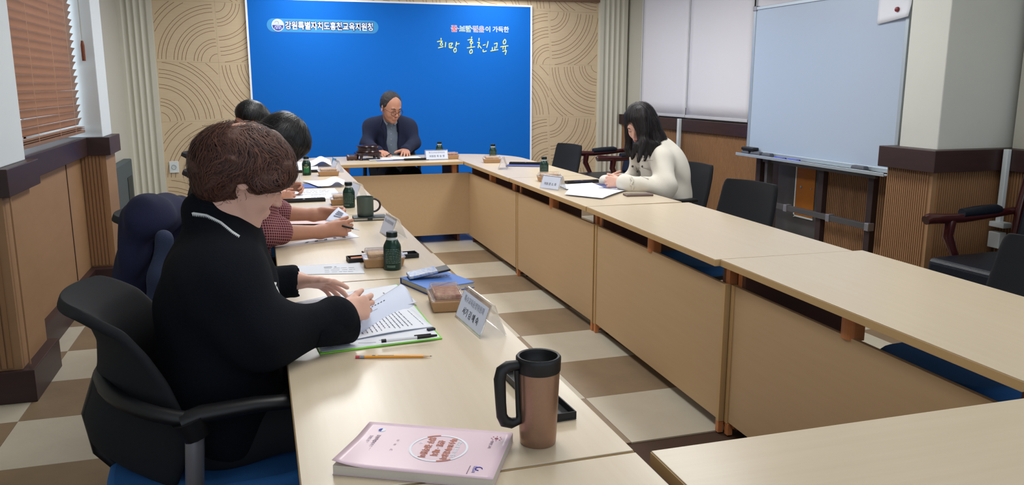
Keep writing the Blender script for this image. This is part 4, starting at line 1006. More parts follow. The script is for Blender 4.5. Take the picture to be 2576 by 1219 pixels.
MB().tube([(.041+.034*math.sin(a)*1.0, 0, .052+.032*math.cos(a)) for a in [PI*i/12 for i in range(13)]], .0052, 8).build('handle', mat('brown_glaze', (64, 52, 54), .35), t, smooth=60)

# papers, folders, trays further along the left tables
paper('document_sheets', [xy(697, 672), xy(905, 660), xy(918, 688), xy(697, 692)], 'printed sheet lying between the black cardigan and the nearest bottle', 0, None, [(.3, .34, 1, .55, .7, .05), (.45, .8, 3, .55, .95, .02)], seed=2)
paper('document_sheets', [xy(735, 612), xy(700, 622), xy(905, 596), xy(875, 580)], 'white sheets under the forearm with the checked sleeve', 0, None, [(.3, .8, 5, .6, .9, .04)], seed=3)
paper('magazine', [xy(700, 556), xy(845, 552), xy(850, 566), xy(705, 567)], 'pinkish booklet between the forearms of the checked shirt person', 0, lambda u, v: .006, None, mat('pinkish_paper', (226, 196, 200), .7), seed=3, cat='booklet')
t = empty('held_sheets', (.33, 3.62, .80), 0, 'small printed form held in both hands of the checked shirt person', 'paper')
def held(u, v):
    a_ = PY(818, 556, 3.60); b_ = PY(872, 560, 3.62); c_ = PY(878, 541, 3.68); d_ = PY(851, 521, 3.74)
    p = (a_*(1-u)+b_*u)*(1-v)+(d_*(1-u)+c_*u)*v
    return p-Vector((.33, 3.62, .80))+Vector((0, 0, .004*math.sin(PI*v)))
MB().grid(held, 8, 8).build('sheet', PAPERB, t, smooth=180, solid=.0005)
mb = MB()
for v in (.35, .5, .62, .74): mb.add([held(a_, b_)+Vector((0, -.003, .002)) for a_, b_ in ((.2, v), (.62, v), (.62, v+.06), (.2, v+.06))], [(0, 1, 2, 3)])
mb.build('printed_text', INK, t)['kind'] = 'stuff'
t = empty('form_strip', (.25, 3.60, zT), 0, 'narrow printed paper strip under the held form', 'paper')
MB().grid(lambda u, v: Vector((-.10+.16*u, -.02+.05*v+.03*u, .004+.035*u*u)), 10, 3).build('sheet', PAPERB, t, smooth=180, solid=.0005)
t = empty('ballpoint_pen', tuple(PY(878, 573, 3.52)), -.3, 'black and white pen in the hand of the checked shirt person', 'pen')
MB().tube([(-.03, 0, .010), (.02, 0, -.003)], .0045, 8).build('barrel', BLACK, t, smooth=60); MB().tube([(.02, 0, -.003), (.045, 0, -.010)], [.0042, .002], 8).build('pen_tip', PAPER, t, smooth=60)
# person C papers
paper('document_sheets', [xy(715, 478), xy(842, 474), xy(852, 486), xy(722, 491)], 'upper printed sheet before the far left person', .0012, lambda u, v: .012*math.exp(-((u-.0)**2)/.01), [(.2, .7, 3, .3, .9, .05)], group='sheets before the far left person', seed=6)
paper('document_sheets', [xy(712, 489), xy(850, 484), xy(845, 500), xy(722, 502)], 'lower printed sheet before the far left person', 0, None, [(.3, .7, 2, .5, .8, .05)], group='sheets before the far left person', seed=7)
tray((.225, 4.765), .0, 'black pen tray on the left table before the far left person', .24, .055)
t = empty('navy_folder', (.24, 5.50, zT), .0, 'blue folder lying under the curled sheet on the left row', 'folder')
MB().bx(-.15, .13, -.11, .11, 0, .004).build('cover', mat('royal_blue_cover', (48, 84, 158), .5), t, bevel=.001)
def curlf(k): return lambda u, v: k*math.exp(-((u-.75)**2)/.03)+.006
paper('curled_sheet', [xy(760, 458), xy(868, 458), xy(865, 471), xy(800, 473)], 'white sheet curling upward over the blue folder', .0045, curlf(.028), None)
paper('curled_sheet', [xy(735, 410), xy(830, 405), xy(835, 420), xy(740, 422)], 'white open booklet with rolled page on the far left table', .001, curlf(.04), None)
paper('document_sheets', [xy(738, 418), xy(800, 418), xy(800, 430), xy(738, 432)], 'white sheets behind the lettered bottle on the far left table', 0, lambda u, v: .006, None)
tray((.30, 6.38), 0, 'black pen tray behind the lettered bottle', .26, .055)
t = empty('blue_card', (.548, 6.46, zT+.07), .3, 'small blue card standing in the far left nameplate', 'card')
MB().box((0, 0, 0), (.004, .07, .05), Matrix.Rotation(.2, 3, 'Y')).build('card', LBLUE, t)

# head table: gavel block, gavel, papers, tray
GV = mat('dark_gavel_wood', (44, 22, 24), .25, coat=.4)
t = empty('gavel_stand', (.925, 7.34, zT), .1, 'round dark lacquered sounding block on a footed stand on the head table', 'gavel stand')
MB().lathe([(.001, .066), (.098, .066), (.102, .072), (.098, .080), (.088, .084), (.086, .108), (.095, .112), (.104, .118), (.100, .126), (.001, .128)], (0, 0, 0), 32).build('sounding_block', GV, t, smooth=40)
MB().prism([(.115*math.copysign(abs(math.cos(a))**.6, math.cos(a)), .115*math.copysign(abs(math.sin(a))**.6, math.sin(a))) for a in [2*PI*i/32 for i in range(32)]], .044, .066).build('stand_top', GV, t, bevel=.004)
for a in range(4):
    g = PI/4+a*PI/2; MB().tube([(.10*math.cos(g), .10*math.sin(g), .046), (.11*math.cos(g), .11*math.sin(g), .02), (.115*math.cos(g), .115*math.sin(g), 0)], [.016, .012, .015], 8).build('leg', GV, t, smooth=60)
t = empty('gavel', (.775, 7.28, zT+.026), .0, 'dark carved wooden gavel lying left of the sounding block', 'gavel')
MB().tube([(-.045, 0, 0), (-.04, 0, 0), (-.02, 0, 0), (0, 0, 0), (.02, 0, 0), (.04, 0, 0), (.045, 0, 0)], [.022, .026, .022, .025, .022, .026, .022], 16).build('gavel_head', mat('gavel_brown', (70, 38, 32), .3, coat=.3), t, smooth=60)
MB().tube([(0, 0, 0), (.0, .10, .0), (.0, .2, .0)], [.009, .010, .008], 8).build('handle', GV, t, smooth=60)
paper('document_sheets', [(.92, 7.42), (1.16, 7.46), (1.16, 7.20), (.92, 7.17)], 'left papers between the hands of the man on the head table', .001, lambda u, v: .003, None, group='papers on the head table')
paper('document_sheets', [(1.13, 7.46), (1.40, 7.44), (1.40, 7.20), (1.13, 7.18)], 'right papers under the left hand of the man on the head table', .003, lambda u, v: .004, None, group='papers on the head table')
t = empty('navy_folder', (1.11, 7.24, zT), 0, 'blue folder under the papers on the head table', 'folder'); MB().bx(-.13, .13, -.10, .05, 0, .0015).build('cover', mat('royal_blue_cover', (48, 84, 158), .5), t)
tray((1.33, 7.13), .04, 'black pen tray left of the head table nameplate', .22, .05)
# right corner
t = empty('navy_folder', (2.12, 6.38, zT), -.45, 'dark violet blue folder on the far right corner table', 'folder'); MB().bx(-.16, .16, -.11, .11, 0, .005).build('cover', NAVYF, t, bevel=.001)
c = tray((2.13, 6.44), -.45, 'black pen tray lying on the violet blue folder', .27, .055); c.location.z += .005
o = MB().box((0, 0, 0), (.16, .018, .008)).build('pencil_stub', mat('violet_tube', (150, 60, 140), .4), bevel=.003); o.location = (2.13, 6.44, zT+.013); o.rotation_euler[2] = -.45; tag(o, 'violet tube lying in the tray on the folder', 'stationery')
# before the cream jacket
t = empty('navy_folder', (2.17, 4.90, zT), -.45, 'dark blue folder under the clasped hands of the cream jacket person', 'folder'); MB().bx(-.16, .13, -.12, .12, 0, .005).build('cover', NAVYF, t, bevel=.001)
c = tray((2.11, 5.12), .05, 'black pen tray beyond the clasped hands', .25, .055); c.location.z += .0005
o = MB().box((0, 0, 0), (.15, .02, .008)).build('pencil_stub', mat('blue_tube', (50, 70, 170), .4), bevel=.003); o.location = (2.12, 5.12, zT+.010); o.rotation_euler[2] = .05; tag(o, 'blue tube lying in the tray beyond the clasped hands', 'stationery')
paper('document_sheets', [xy(1403, 467), xy(1490, 462), xy(1520, 474), xy(1425, 478)], 'white sheets behind the front sheets of the cream jacket person', .002, lambda u, v: .004, None, group='sheets before the cream jacket')
paper('document_sheets', [xy(1440, 470), xy(1573, 482), xy(1515, 502), xy(1420, 492)], 'front white sheets with curved edge before the cream jacket', .004, lambda u, v: .004+.004*math.sin(PI*v), None, group='sheets before the cream jacket')
paper('document_sheets', [xy(1510, 472), xy(1570, 476), xy(1560, 484), xy(1500, 480)], 'grey printed sheet under the sleeve of the cream jacket', .003, None, [(.2, .8, 3, .1, .9, .06)], group='sheets before the cream jacket')
t = empty('smartphone', (2.19, 4.425, zT), -.12, 'phone in a brown flip case beside the elbow of the cream jacket', 'phone')
MB().bx(-.085, .085, -.04, .04, 0, .012).build('phone_case', mat('brown_flip_case', (112, 92, 86), .4), t, bevel=.003); MB().bx(-.075, .06, -.034, .034, .0122, .013).build('screen', mat('phone_glass', (86, 80, 84), .15), t)
# ------------------------------------------------------------------ people
def V3(p): return np.array(p, float)
class Head:
    def __init__(s, c, R, k=1.0, female=False): s.c, s.R, s.k, s.f = V3(c), R, k, female
    def w(s, x, y, z): return s.c+s.R @ (np.array([x, y, z])*s.k)
    def cap(s, a, b, ra, rb=None, k=.01, op='u'): return cap(s.w(*a), s.w(*b), ra*s.k, (rb or ra)*s.k, k, op)
    def ell(s, c, r, k=.02, op='u', R=None): return ell(s.w(*c), np.array(r)*s.k, s.R if R is None else s.R @ R, k, op)
    def prims(s):
        P = [s.ell((-.005, 0, .028), (.098, .077, .095)), s.ell((.030, 0, -.030), (.058, .060, .075), .03), s.ell((.036, 0, -.080), (.040, .048, .034), .03),
             s.cap((.066, -.008, -.102), (.066, .008, -.102), .016, k=.025), s.ell((.055, .036, -.036), (.028, .024, .030), .02), s.ell((.055, -.036, -.036), (.028, .024, .030), .02),
             s.cap((.084, -.032, .020), (.084, .032, .020), .010, k=.018),
             s.ell((.098, .031, -.001), (.012, .017, .011), .012, 's'), s.ell((.098, -.031, -.001), (.012, .017, .011), .012, 's'),
             s.ell((.078, .031, -.002), (.0145, .0150, .0115), .006), s.ell((.078, -.031, -.002), (.0145, .0150, .0115), .006),
             s.cap((.088, 0, .004), (.108, 0, -.034), .0065, .0105, k=.012), s.ell((.098, .012, -.038), (.010, .0075, .007), .007), s.ell((.098, -.012, -.038), (.010, .0075, .007), .007),
             s.cap((.089, -.017, -.064), (.089, .017, -.064), .0075, k=.010), s.cap((.087, -.014, -.075), (.087, .014, -.075), .0080, k=.010),
             s.cap((.099, -.020, -.0695), (.099, .020, -.0695), .0028, k=.004, op='s')]
        for e in (1, -1):
            P += [s.ell((-.010, e*.080, -.012), (.019, .007, .031), .006, R=rotm(e*.35)), s.ell((-.004, e*.088, -.010), (.010, .005, .018), .006, 's', R=rotm(e*.35))]
        return P
def hand(Wp, d, t, n, curl=(.5, .6, .4), k=1.0, spread=.08, thumb=(.55, .65, .35), thcurl=.3):
    """Wp wrist, d towards the knuckles, t thumb side, n the way the palm faces"""
    Wp, d, t, n = V3(Wp), V3(d), V3(t), V3(n); d = d/np.linalg.norm(d); t = t-d*(t@d); t /= np.linalg.norm(t); n2 = np.cross(d, t); n = n2 if n2 @ n > 0 else -n2
    P = []; offs = (.027, .009, -.009, -.025); Ls = ((.041, .025, .020), (.045, .028, .021), (.042, .026, .020), (.033, .020, .018)); kl = (.082, .086, .082, .074)
    for i in range(4):
        K = Wp+k*(d*kl[i]+t*offs[i]); b = Wp+k*(d*.008+t*offs[i]*.55)
        P.append(cap(b, K, .0135*k, .0115*k, k=.014))
    P.append(cap(Wp-d*.02*k, Wp+d*.02*k, .024*k, .020*k, k=.02))
    cs = curl if isinstance(curl[0], (tuple, list)) else [curl]*4
    for i in range(4):
        K = Wp+k*(d*kl[i]+t*offs[i]); sp = spread*(1.3-i*.9); dd = d*math.cos(sp)+t*math.sin(sp); a = 0; r = (.0092, .0094, .009, .0078)[i]*k; p = K
        for j in range(3):
            a += cs[i][j]; v = dd*math.cos(a)+n*math.sin(a); q = p+v*Ls[i][j]*k
            P.append(cap(p, q, r*(1-.08*j), r*(.93-.08*j), k=.0035)); p = q
    p = Wp+k*(d*.018+t*.020+n*.004); v = d*thumb[0]+t*thumb[1]+n*thumb[2]; v /= np.linalg.norm(v)
    for j, (l, r0, r1) in enumerate(((.042, .0165, .0125), (.032, .0118, .0105), (.026, .0105, .0080))):
        q = p+v*l*k; P.append(cap(p, q, r0*k, r1*k, k=.012 if j == 0 else .004)); p = q; v = v*math.cos(thcurl)+d*math.sin(thcurl); v /= np.linalg.norm(v)
    return P
def hit(prims, u, v, t0=.5, t1=14, lift=.0):
    r = ray(u, v); r = r/np.linalg.norm(r); t = t0; best = (9, t0)
    for _ in range(300):
        d = feval(prims, (CAM+r*t)[None])[0]
        if d < best[0]: best = (d, t)
        if d < 5e-4 or t > t1: break
        t += max(min(d, .05)*.8, 3e-4)
    return CAM+r*(best[1]-lift)
def trim_line(name, prims, px, m_, parent, off, r=.0025, n=20, zig=0, lift=.001):
    pts = []; px = np.array(px, float); s = np.concatenate([[0], np.cumsum(np.linalg.norm(np.diff(px, axis=0), axis=1))])
    for i in range(n+1):
        q = s[-1]*i/n; pts.append((np.interp(q, s, px[:, 0]), np.interp(q, s, px[:, 1])+(zig*(1 if i % 2 else -1))))
    return MB().tube([Vector(hit(prims, u, v, lift=lift)) for u, v in pts], r, 6).build(name, m_, parent, off=off, smooth=60)
def brow_eye(h, body, off, m_brow, lidm, w=1.0):
    for e in (-1, 1):
        MB().tube([Vector(h.w(.0955, e*.014, .019)), Vector(h.w(.0945, e*.032, .024)), Vector(h.w(.0805, e*.049, .018))], [.0026*h.k*w, .0034*h.k*w, .0015*h.k], 6).build('eyebrow', m_brow, body, off=off, smooth=60)
        MB().tube([Vector(h.w(.0915, e*.018, -.005)), Vector(h.w(.0945, e*.031, -.0075)), Vector(h.w(.085, e*.045, -.004))], [.0008*h.k, .0014*h.k, .0008*h.k], 5).build('eyelashes', lidm, body, off=off, smooth=60)

# ---- A: black cardigan, short curly brown hair --------------------------------
oA = (-.13, 2.12, 0)
hc = V3(PY(614, 434, 2.12)); HA = Head(hc, rotm(math.radians(13), math.radians(29)), 1.02, True)
nb = V3((-.105, 2.13, 1.02))
elR, wrR = V3(PY(655, 846, 1.93)), V3(PY(842, 803, 2.03)); elL, wrL = V3((-.04, 2.46, .80)), V3(PY(726, 706, 2.46))
skA = HA.prims()+[cap(HA.w(-.035, 0, -.04), nb, .044, .052, k=.02), HA.cap((-.002, -.070, -.078), (.052, -.038, -.132), .012, k=.022, op='s'), cap(nb, (-.13, 2.12, .62), .085, .12, k=.04), cap((-.10, 1.99, .96), (-.10, 2.26, .96), .045, k=.03),
      cap((-.09, 1.96, .955), elR, .045, .036, k=.03), cap(elR, wrR, .036, .024, k=.02), cap((-.09, 2.29, .955), elL, .045, .036, k=.03), cap(elL, wrL, .036, .024, k=.02),
      cap((-.12, 2.03, .545), (.28, 2.02, .545), .07, .055, k=.03), cap((-.12, 2.21, .545), (.28, 2.22, .545), .07, .055, k=.03), cap((.28, 2.02, .545), (.24, 2.02, .10), .05, .035), cap((.28, 2.22, .545), (.24, 2.22, .10), .05, .035)]
hR = hand(V3(PY(864, 786, 2.075)), (.85, .52, -.02), (-.2, .25, .9), (-.5, .5, -.4), curl=((.35, .5, .3), (.5, .6, .4), (.7, .7, .5), (.8, .8, .5)), k=.90, thumb=(.8, .35, .3), thcurl=.15)
hL = hand(V3(PY(738, 704, 2.46)), (.96, -.06, -.16), (.1, -.75, .45), (.0, -.55, -.8), curl=((.10, .22, .18), (.28, .3, .2), (.38, .35, .2), (.45, .4, .2)), k=.98, spread=.14, thumb=(.85, .50, .1), thcurl=.05)
skA += [cap(wrR, V3(PY(864, 786, 2.075)), .024, .022)]+hR+[cap(wrL, V3(PY(738, 704, 2.46)), .026, .026)]+hL
A_ = sdf_mesh('person', skA, .0036, SKINP, off=oA); A_.location = oA
tag(A_, 'person in a black cardigan with short curly brown hair turning papers', 'person')
ca = [ell((-.13, 2.12, .66), (.160, .195, .22), k=.06), ell((-.125, 2.12, .85), (.150, .180, .17), k=.06), cap((-.115, 1.995, .935), (-.115, 2.245, .935), .076, k=.10), cap((-.11, 2.06, .985), (-.11, 2.18, .985), .06, k=.08), ell((-.13, 2.12, .56), (.172, .21, .13), k=.05),
      cap((-.095, 1.975, .940), elR, .066, .068, k=.09), cap(elR, wrR, .068, .052, k=.06), cap(wrR, V3(PY(842, 806, 2.04)), .050, .054, k=.02), cap(V3(PY(888, 794, 2.085)), V3(PY(990, 775, 2.22)), .050, k=.005, op='s'), ell((nb[0]-.005, nb[1], nb[2]-.005), (.085, .085, .045), k=.05), cap(PY(583, 596, 2.115), PY(530, 538, 2.13), .074, .066, k=.03),
      cap((-.10, 2.27, .94), elL, .066, .058, k=.09), cap(elL, wrL, .058, .046, k=.04), cap(wrL, V3(PY(738, 705, 2.46)), .046, .050, k=.02), cap(V3(PY(772, 706, 2.46)), V3(PY(880, 712, 2.46)), .048, k=.005, op='s')]
KN = mat('black_knit', (13, 17, 25), .95, spec=.2, bump=(420, .5))
def fold(a, f, s=0):
    return lambda X, Y, Z: a*(np.sin(f*(X*.9+Z*.6)+3*np.sin(f*.35*Y+s))*np.sin(f*.5*(Z-Y)+s))
sdf_mesh('cardigan', ca, .0050, KN, A_, off=oA, noise=fold(.0055, 34), smooth=1)
tr = [cap((-.12, 2.03, .55), (.28, 2.02, .555), .088, .07, k=.05), cap((-.12, 2.21, .55), (.28, 2.22, .555), .088, .07, k=.05), cap((.28, 2.02, .55), (.24, 2.02, .12), .066, .06, k=.04), cap((.28, 2.22, .55), (.24, 2.22, .12), .066, .06, k=.04), ell((-.14, 2.12, .53), (.16, .2, .09), k=.05)]
sdf_mesh('trousers', tr, .010, mat('charcoal_cloth', (20, 22, 28), .9), A_, off=oA)
for y in (2.02, 2.22): MB().ell((.27, y, .045), (.12, .045, .045), 10).build('shoe', BLACK, A_, off=oA, smooth=180)
MB().tube([PY(775, 826, 1.99), PY(822, 818, 2.02), PY(856, 812, 2.05), PY(872, 809, 2.06)], [.052, .056, .058, .059], 28, cap=False, sq=.92).build('cuff', KN, A_, off=oA, smooth=180, solid=.004)
WT = mat('white_braid', (216, 218, 220), .8)
trim_line('braid_trim', ca, [(484, 538), (520, 543), (556, 561), (585, 585), (602, 596)], WT, A_, oA, .0024, 60, 3.2, .002)
trim_line('braid_trim', ca, [(486, 536), (520, 541), (556, 559), (585, 583), (602, 594)], WT, A_, oA, .0028, 30, 0, .002)
trim_line('braid_trim', ca, [(664, 713), (694, 715)], WT, A_, oA, .002, 18, 4, .002)
trim_line('braid_trim', ca, [(695, 722), (704, 745), (712, 778)], WT, A_, oA, .002, 30, 2.5, .002)
ha = [ell(PY(612, 408, 2.125), (.112, .103, .088), k=.05), ell(PY(552, 440, 2.13), (.056, .080, .054), k=.05), ell(PY(590, 388, 2.12), (.090, .095, .070), k=.05), ell(PY(682, 415, 2.12), (.050, .074, .050), k=.04), cap(PY(700, 450, 2.06), PY(720, 438, 2.12), .018, k=.03),
      ell(PY(532, 474, 2.13), (.034, .06, .026), k=.03), cap(PY(650, 470, 2.035), PY(690, 462, 2.04), .014, k=.02),
      ell(PY(604, 490, 2.03), (.026, .040, .034), k=.010, op='s')]
def wav(a, f): return lambda X, Y, Z: a*(np.sin(f*X+2.2*np.sin(f*.6*Z+1))*np.sin(f*.8*Z+2*np.sin(f*.5*X))*np.cos(f*.6*Y+1.5*np.sin(f*.4*Z)))
hairA = sdf_mesh('hair', ha, .0035, BROWNH, A_, off=oA, noise=wav(.009, 58))
HM = hairmat('brown_strands', (42, 25, 22), (102, 64, 52), .62)
pts = np.array([v.co for v in hairA.data.vertices])[rng.integers(0, len(hairA.data.vertices), 5200)]+V3(oA)
crown = V3(PY(600, 332, 2.12))
def flA(p):
    d = p-crown; d[:, 2] -= .05; d[:, 2] -= .6*np.linalg.norm(d[:, :2], axis=1)
    sw = np.stack([np.sin(p[:, 2]*46+p[:, 1]*31), np.cos(p[:, 0]*43+p[:, 2]*25), np.sin(p[:, 0]*52)], 1)
    return d/(np.linalg.norm(d, axis=1)[:, None]+1e-6)+.55*sw
strands('hair_strands', ha, pts, flA, HM, hairA, oA, steps=9, ds=.0075, width=.0014, lift=.003, jit=.25, wave=.35)
strands('flyaway_strands', ha, pts[:700], flA, HM, hairA, oA, steps=8, ds=.007, width=.0005, lift=.009, jit=.7, wave=.5)
brow_eye(HA, A_, oA, BROWNH, INKD)

# ---- jacket on the second chair -------------------------------------------------
JK = mat('navy_jacket_cloth', (22, 29, 66), .9, bump=(300, .25), var=(5, (16, 20, 48), .3)); oJ = (-.50, 3.30, 0)
jp = [cap(PY(365, 520, 3.16), PY(455, 515, 3.50), .035, .04, k=.06), ell(PY(400, 540, 3.34), (.085, .20, .065), k=.05), cap(PY(352, 545, 3.20), PY(318, 800, 3.22), .060, .055, k=.08), cap(PY(370, 560, 3.30), PY(350, 820, 3.30), .055, .06, k=.08),
      cap(PY(420, 560, 3.50), PY(400, 800, 3.50), .06, .06, k=.08), cap(PY(390, 640, 3.4), PY(372, 850, 3.4), .06, .055, k=.08), cap(PY(345, 560, 3.14), PY(303, 815, 3.16), .040, .032, k=.05)]
j = sdf_mesh('jacket', jp, .008, JK, off=oJ, noise=fold(.008, 30, 1)); j.location = oJ
tag(j, 'navy blue jacket hung over the back of the second left office chair', 'jacket')
sl_ = [cap(PY(412, 600, 3.06), PY(400, 700, 3.05), .030, .034, k=.04), cap(PY(400, 700, 3.05), PY(380, 850, 3.06), .034, .030, k=.04)]
sdf_mesh('sleeve', sl_, .006, mat('slate_blue_lining', (40, 50, 78), .85, bump=(300, .3)), j, off=oJ, noise=fold(.004, 40, 2))['label'] = 'slate blue hanging sleeve'

# ---- B: checked shirt -----------------------------------------------------------
oB = (-.12, 3.62, 0)
HB = Head(PY(708, 358, 3.60), rotm(math.radians(4), math.radians(50)), .93)
nB = V3((-.03, 3.62, 1.0)); shn, shf = V3((-.02, 3.44, .94)), V3((-.02, 3.80, .94))
e1, w1_, k1 = V3(PY(660, 588, 3.42)), V3(PY(806, 583, 3.52)), V3(PY(820, 580, 3.53)); e2, w2_, k2 = V3(PY(672, 535, 3.80)), V3(PY(790, 540, 3.80)), V3(PY(802, 539, 3.80))
skB = HB.prims()+[cap(HB.w(-.03, 0, -.05), nB, .05, .055, k=.03), cap(nB, (-.12, 3.62, .6), .08, .11, k=.04), cap(shn, e1, .04, .036, k=.03), cap(e1, w1_, .042, .027, k=.02), cap(w1_, k1, .027, .024), cap(shf, e2, .04, .036, k=.03), cap(e2, w2_, .042, .027, k=.02), cap(w2_, k2, .027, .024), cap(shn, shf, .04, k=.03)]
skB += hand(k1, (1, .12, .05), (.1, .2, 1), (-.2, .9, -.2), curl=((.35, .9, .5), (.7, .9, .6), (.85, .95, .6), (.95, .95, .6)), k=1.0, thumb=(.9, .3, .35), thcurl=.1)
skB += hand(k2, (1, -.10, .02), (.1, -.25, .95), (-.1, -.95, -.2), curl=((.5, .9, .6), (.7, .9, .6), (.85, .95, .6), (.95, .95, .6)), k=.98, thumb=(.9, .15, .45), thcurl=.1)
B_ = sdf_mesh('person', skB, .0045, SKINM, off=oB); B_.location = oB
tag(B_, 'black-haired person in a dark red checked shirt holding a small form', 'person')
CK = bpy.data.materials.new('checked_shirt_cloth'); CK.use_nodes = True; nt = CK.node_tree; bs = nt.nodes['Principled BSDF']; bs.inputs['Roughness'].default_value = .85
tc = nt.nodes.new('ShaderNodeTexCoord'); sx_ = nt.nodes.new('ShaderNodeSeparateXYZ'); nt.links.new(tc.outputs['Object'], sx_.inputs[0])
outs = []
for comb_ in ((('X', 1), ('Y', .55)), (('Z', 1), ('Y', .35))):
    a_ = nt.nodes.new('ShaderNodeMath'); a_.operation = 'MULTIPLY_ADD'; nt.links.new(sx_.outputs[comb_[1][0]], a_.inputs[0]); a_.inputs[1].default_value = comb_[1][1]; nt.links.new(sx_.outputs[comb_[0][0]], a_.inputs[2])
    b_ = nt.nodes.new('ShaderNodeMath'); b_.operation = 'MULTIPLY'; nt.links.new(a_.outputs[0], b_.inputs[0]); b_.inputs[1].default_value = 88
    c_ = nt.nodes.new('ShaderNodeMath'); c_.operation = 'FRACT'; nt.links.new(b_.outputs[0], c_.inputs[0])
    d_ = nt.nodes.new('ShaderNodeMath'); d_.operation = 'LESS_THAN'; nt.links.new(c_.outputs[0], d_.inputs[0]); d_.inputs[1].default_value = .22; outs.append(d_)
mx_ = nt.nodes.new('ShaderNodeMath'); mx_.operation = 'MAXIMUM'; nt.links.new(outs[0].outputs[0], mx_.inputs[0]); nt.links.new(outs[1].outputs[0], mx_.inputs[1])
rp = nt.nodes.new('ShaderNodeMix'); rp.data_type = 'RGBA'; nt.links.new(mx_.outputs[0], rp.inputs[0]); rp.inputs[6].default_value = rgb((74, 22, 34)); rp.inputs[7].default_value = rgb((176, 120, 124)); nt.links.new(rp.outputs[2], bs.inputs['Base Color'])
cB = [ell((-.13, 3.62, .66), (.15, .19, .22), k=.06), ell((-.09, 3.62, .86), (.14, .18, .15), k=.06), cap(shn, shf, .07, k=.06), cap(shn, e1, .066, .058, k=.05), cap(e1, PY(702, 580, 3.44), .060, .058, k=.04), cap(shf, e2, .066, .056, k=.05), cap(e2, PY(706, 532, 3.80), .056, .054, k=.04), ell(nB, (.075, .075, .045), k=.04)]
sdf_mesh('shirt', cB, .007, CK, B_, off=oB, noise=fold(.004, 40, 2))
sdf_mesh('trousers', [cap((-.14, 3.53, .55), (.25, 3.53, .55), .09, .07, k=.05), cap((-.14, 3.71, .55), (.25, 3.71, .55), .09, .07, k=.05), cap((.25, 3.53, .55), (.22, 3.53, .06), .065, .05), cap((.25, 3.71, .55), (.22, 3.71, .06), .065, .05)], .012, mat('charcoal_cloth', (0, 0, 0)), B_, off=oB)
hb = [HB.ell((-.012, 0, .040), (.112, .093, .100), .03), HB.ell((-.05, 0, -.01), (.07, .085, .075), .04), HB.ell((.055, 0, .055), (.055, .075, .05), .03), HB.cap((.085, -.03, .03), (.098, -.03, -.03), .016, .008, .02), ell(PY(742, 392, 3.50), (.034, .05, .03), k=.01, op='s'), HB.cap((.075, .055, .03), (.082, .055, -.045), .024, .012, .02)]
hB_ = sdf_mesh('hair', hb, .005, DARKH, B_, off=oB, noise=wav(.0025, 60))
HMK = hairmat('black_strands', (10, 11, 13), (44, 46, 50), .38)
def flow_head(H):
    c0 = H.w(-.03, 0, .13); dn = H.R @ np.array([.0, 0, -1.0]); fd = H.R @ np.array([1.0, 0, 0])
    def f(p):
        d = p-c0; return d/(np.linalg.norm(d, axis=1)[:, None]+1e-6)+.4*dn+.2*fd
    return f
def pick(o, n, off): return np.array([v.co for v in o.data.vertices])[rng.integers(0, len(o.data.vertices), n)]+V3(off)
strands('hair_strands', hb, pick(hB_, 1500, oB), flow_head(HB), HMK, hB_, oB, steps=8, ds=.010, width=.0012, lift=.002, jit=.12)
brow_eye(HB, B_, oB, DARKH, INKD)

# ---- C: far left person -----------------------------------------------------------
oC = (-.15, 5.05, 0)
HC = Head(PY(632, 306, 5.05), rotm(math.radians(20), math.radians(38)), .93)
nC = V3((-.12, 5.05, 1.03)); sn, sf = V3((-.10, 4.88, .97)), V3((-.10, 5.22, .97))
ec1, wc1 = V3((-.02, 4.80, .80)), V3(PY(694, 492, 4.90)); ec2, wc2 = V3((-.02, 5.28, .80)), V3(PY(716, 470, 5.10))
skC = HC.prims()+[cap(HC.w(-.03, 0, -.05), nC, .052, .06, k=.03), cap(nC, (-.15, 5.05, .6), .08, .12, k=.04), cap(sn, sf, .045), cap(sn, ec1, .04, .036, k=.03), cap(ec1, wc1, .036, .026), cap(sf, ec2, .04, .036, k=.03), cap(ec2, wc2, .036, .026)]
skC += hand(wc1, (1, .1, -.1), (.1, .3, 1), (-.2, .9, -.2), curl=(.7, .95, .6), k=.95, thumb=(.8, .4, .4)); skC += hand(wc2, (1, -.1, .0), (.1, -.5, .9), (-.1, -.9, -.5), curl=(.8, 1.0, .7), k=.95, thumb=(.8, .4, .4))
C0 = sdf_mesh('person', skC, .0055, SKINM, off=oC); C0.location = oC
tag(C0, 'far left person with short black hair bent over sheets, mostly hidden', 'person')
cC = [ell((-.15, 5.05, .68), (.15, .20, .24), k=.06), ell((-.13, 5.05, .87), (.14, .19, .16), k=.06), cap(sn, sf, .07, k=.06), cap(sn, ec1, .064, .056, k=.05), cap(ec1, PY(680, 492, 4.88), .054, .045, k=.04), cap(sf, ec2, .064, .056, k=.05), cap(ec2, PY(700, 470, 5.12), .054, .045, k=.04)]
sdf_mesh('jumper', cC, .009, mat('dark_grey_jumper', (44, 46, 54), .9), C0, off=oC, noise=fold(.004, 30))
sdf_mesh('trousers', [cap((-.15, 4.96, .55), (.25, 4.96, .55), .09, .07, k=.05), cap((-.15, 5.14, .55), (.25, 5.14, .55), .09, .07, k=.05), cap((.25, 4.96, .55), (.22, 4.96, .06), .065, .05), cap((.25, 5.14, .55), (.22, 5.14, .06), .065, .05)], .014, mat('charcoal_cloth', (0, 0, 0)), C0, off=oC)
hc_ = [HC.ell((-.012, 0, .042), (.110, .092, .092), .03), HC.ell((-.055, 0, .02), (.058, .078, .050), .03), HC.ell((.05, 0, .065), (.055, .072, .045), .03)]
hC_ = sdf_mesh('hair', hc_, .006, DARKH, C0, off=oC, noise=wav(.002, 60)); strands('hair_strands', hc_, pick(hC_, 900, oC), flow_head(HC), HMK, hC_, oC, steps=7, ds=.010, width=.0014, lift=.002, jit=.12)

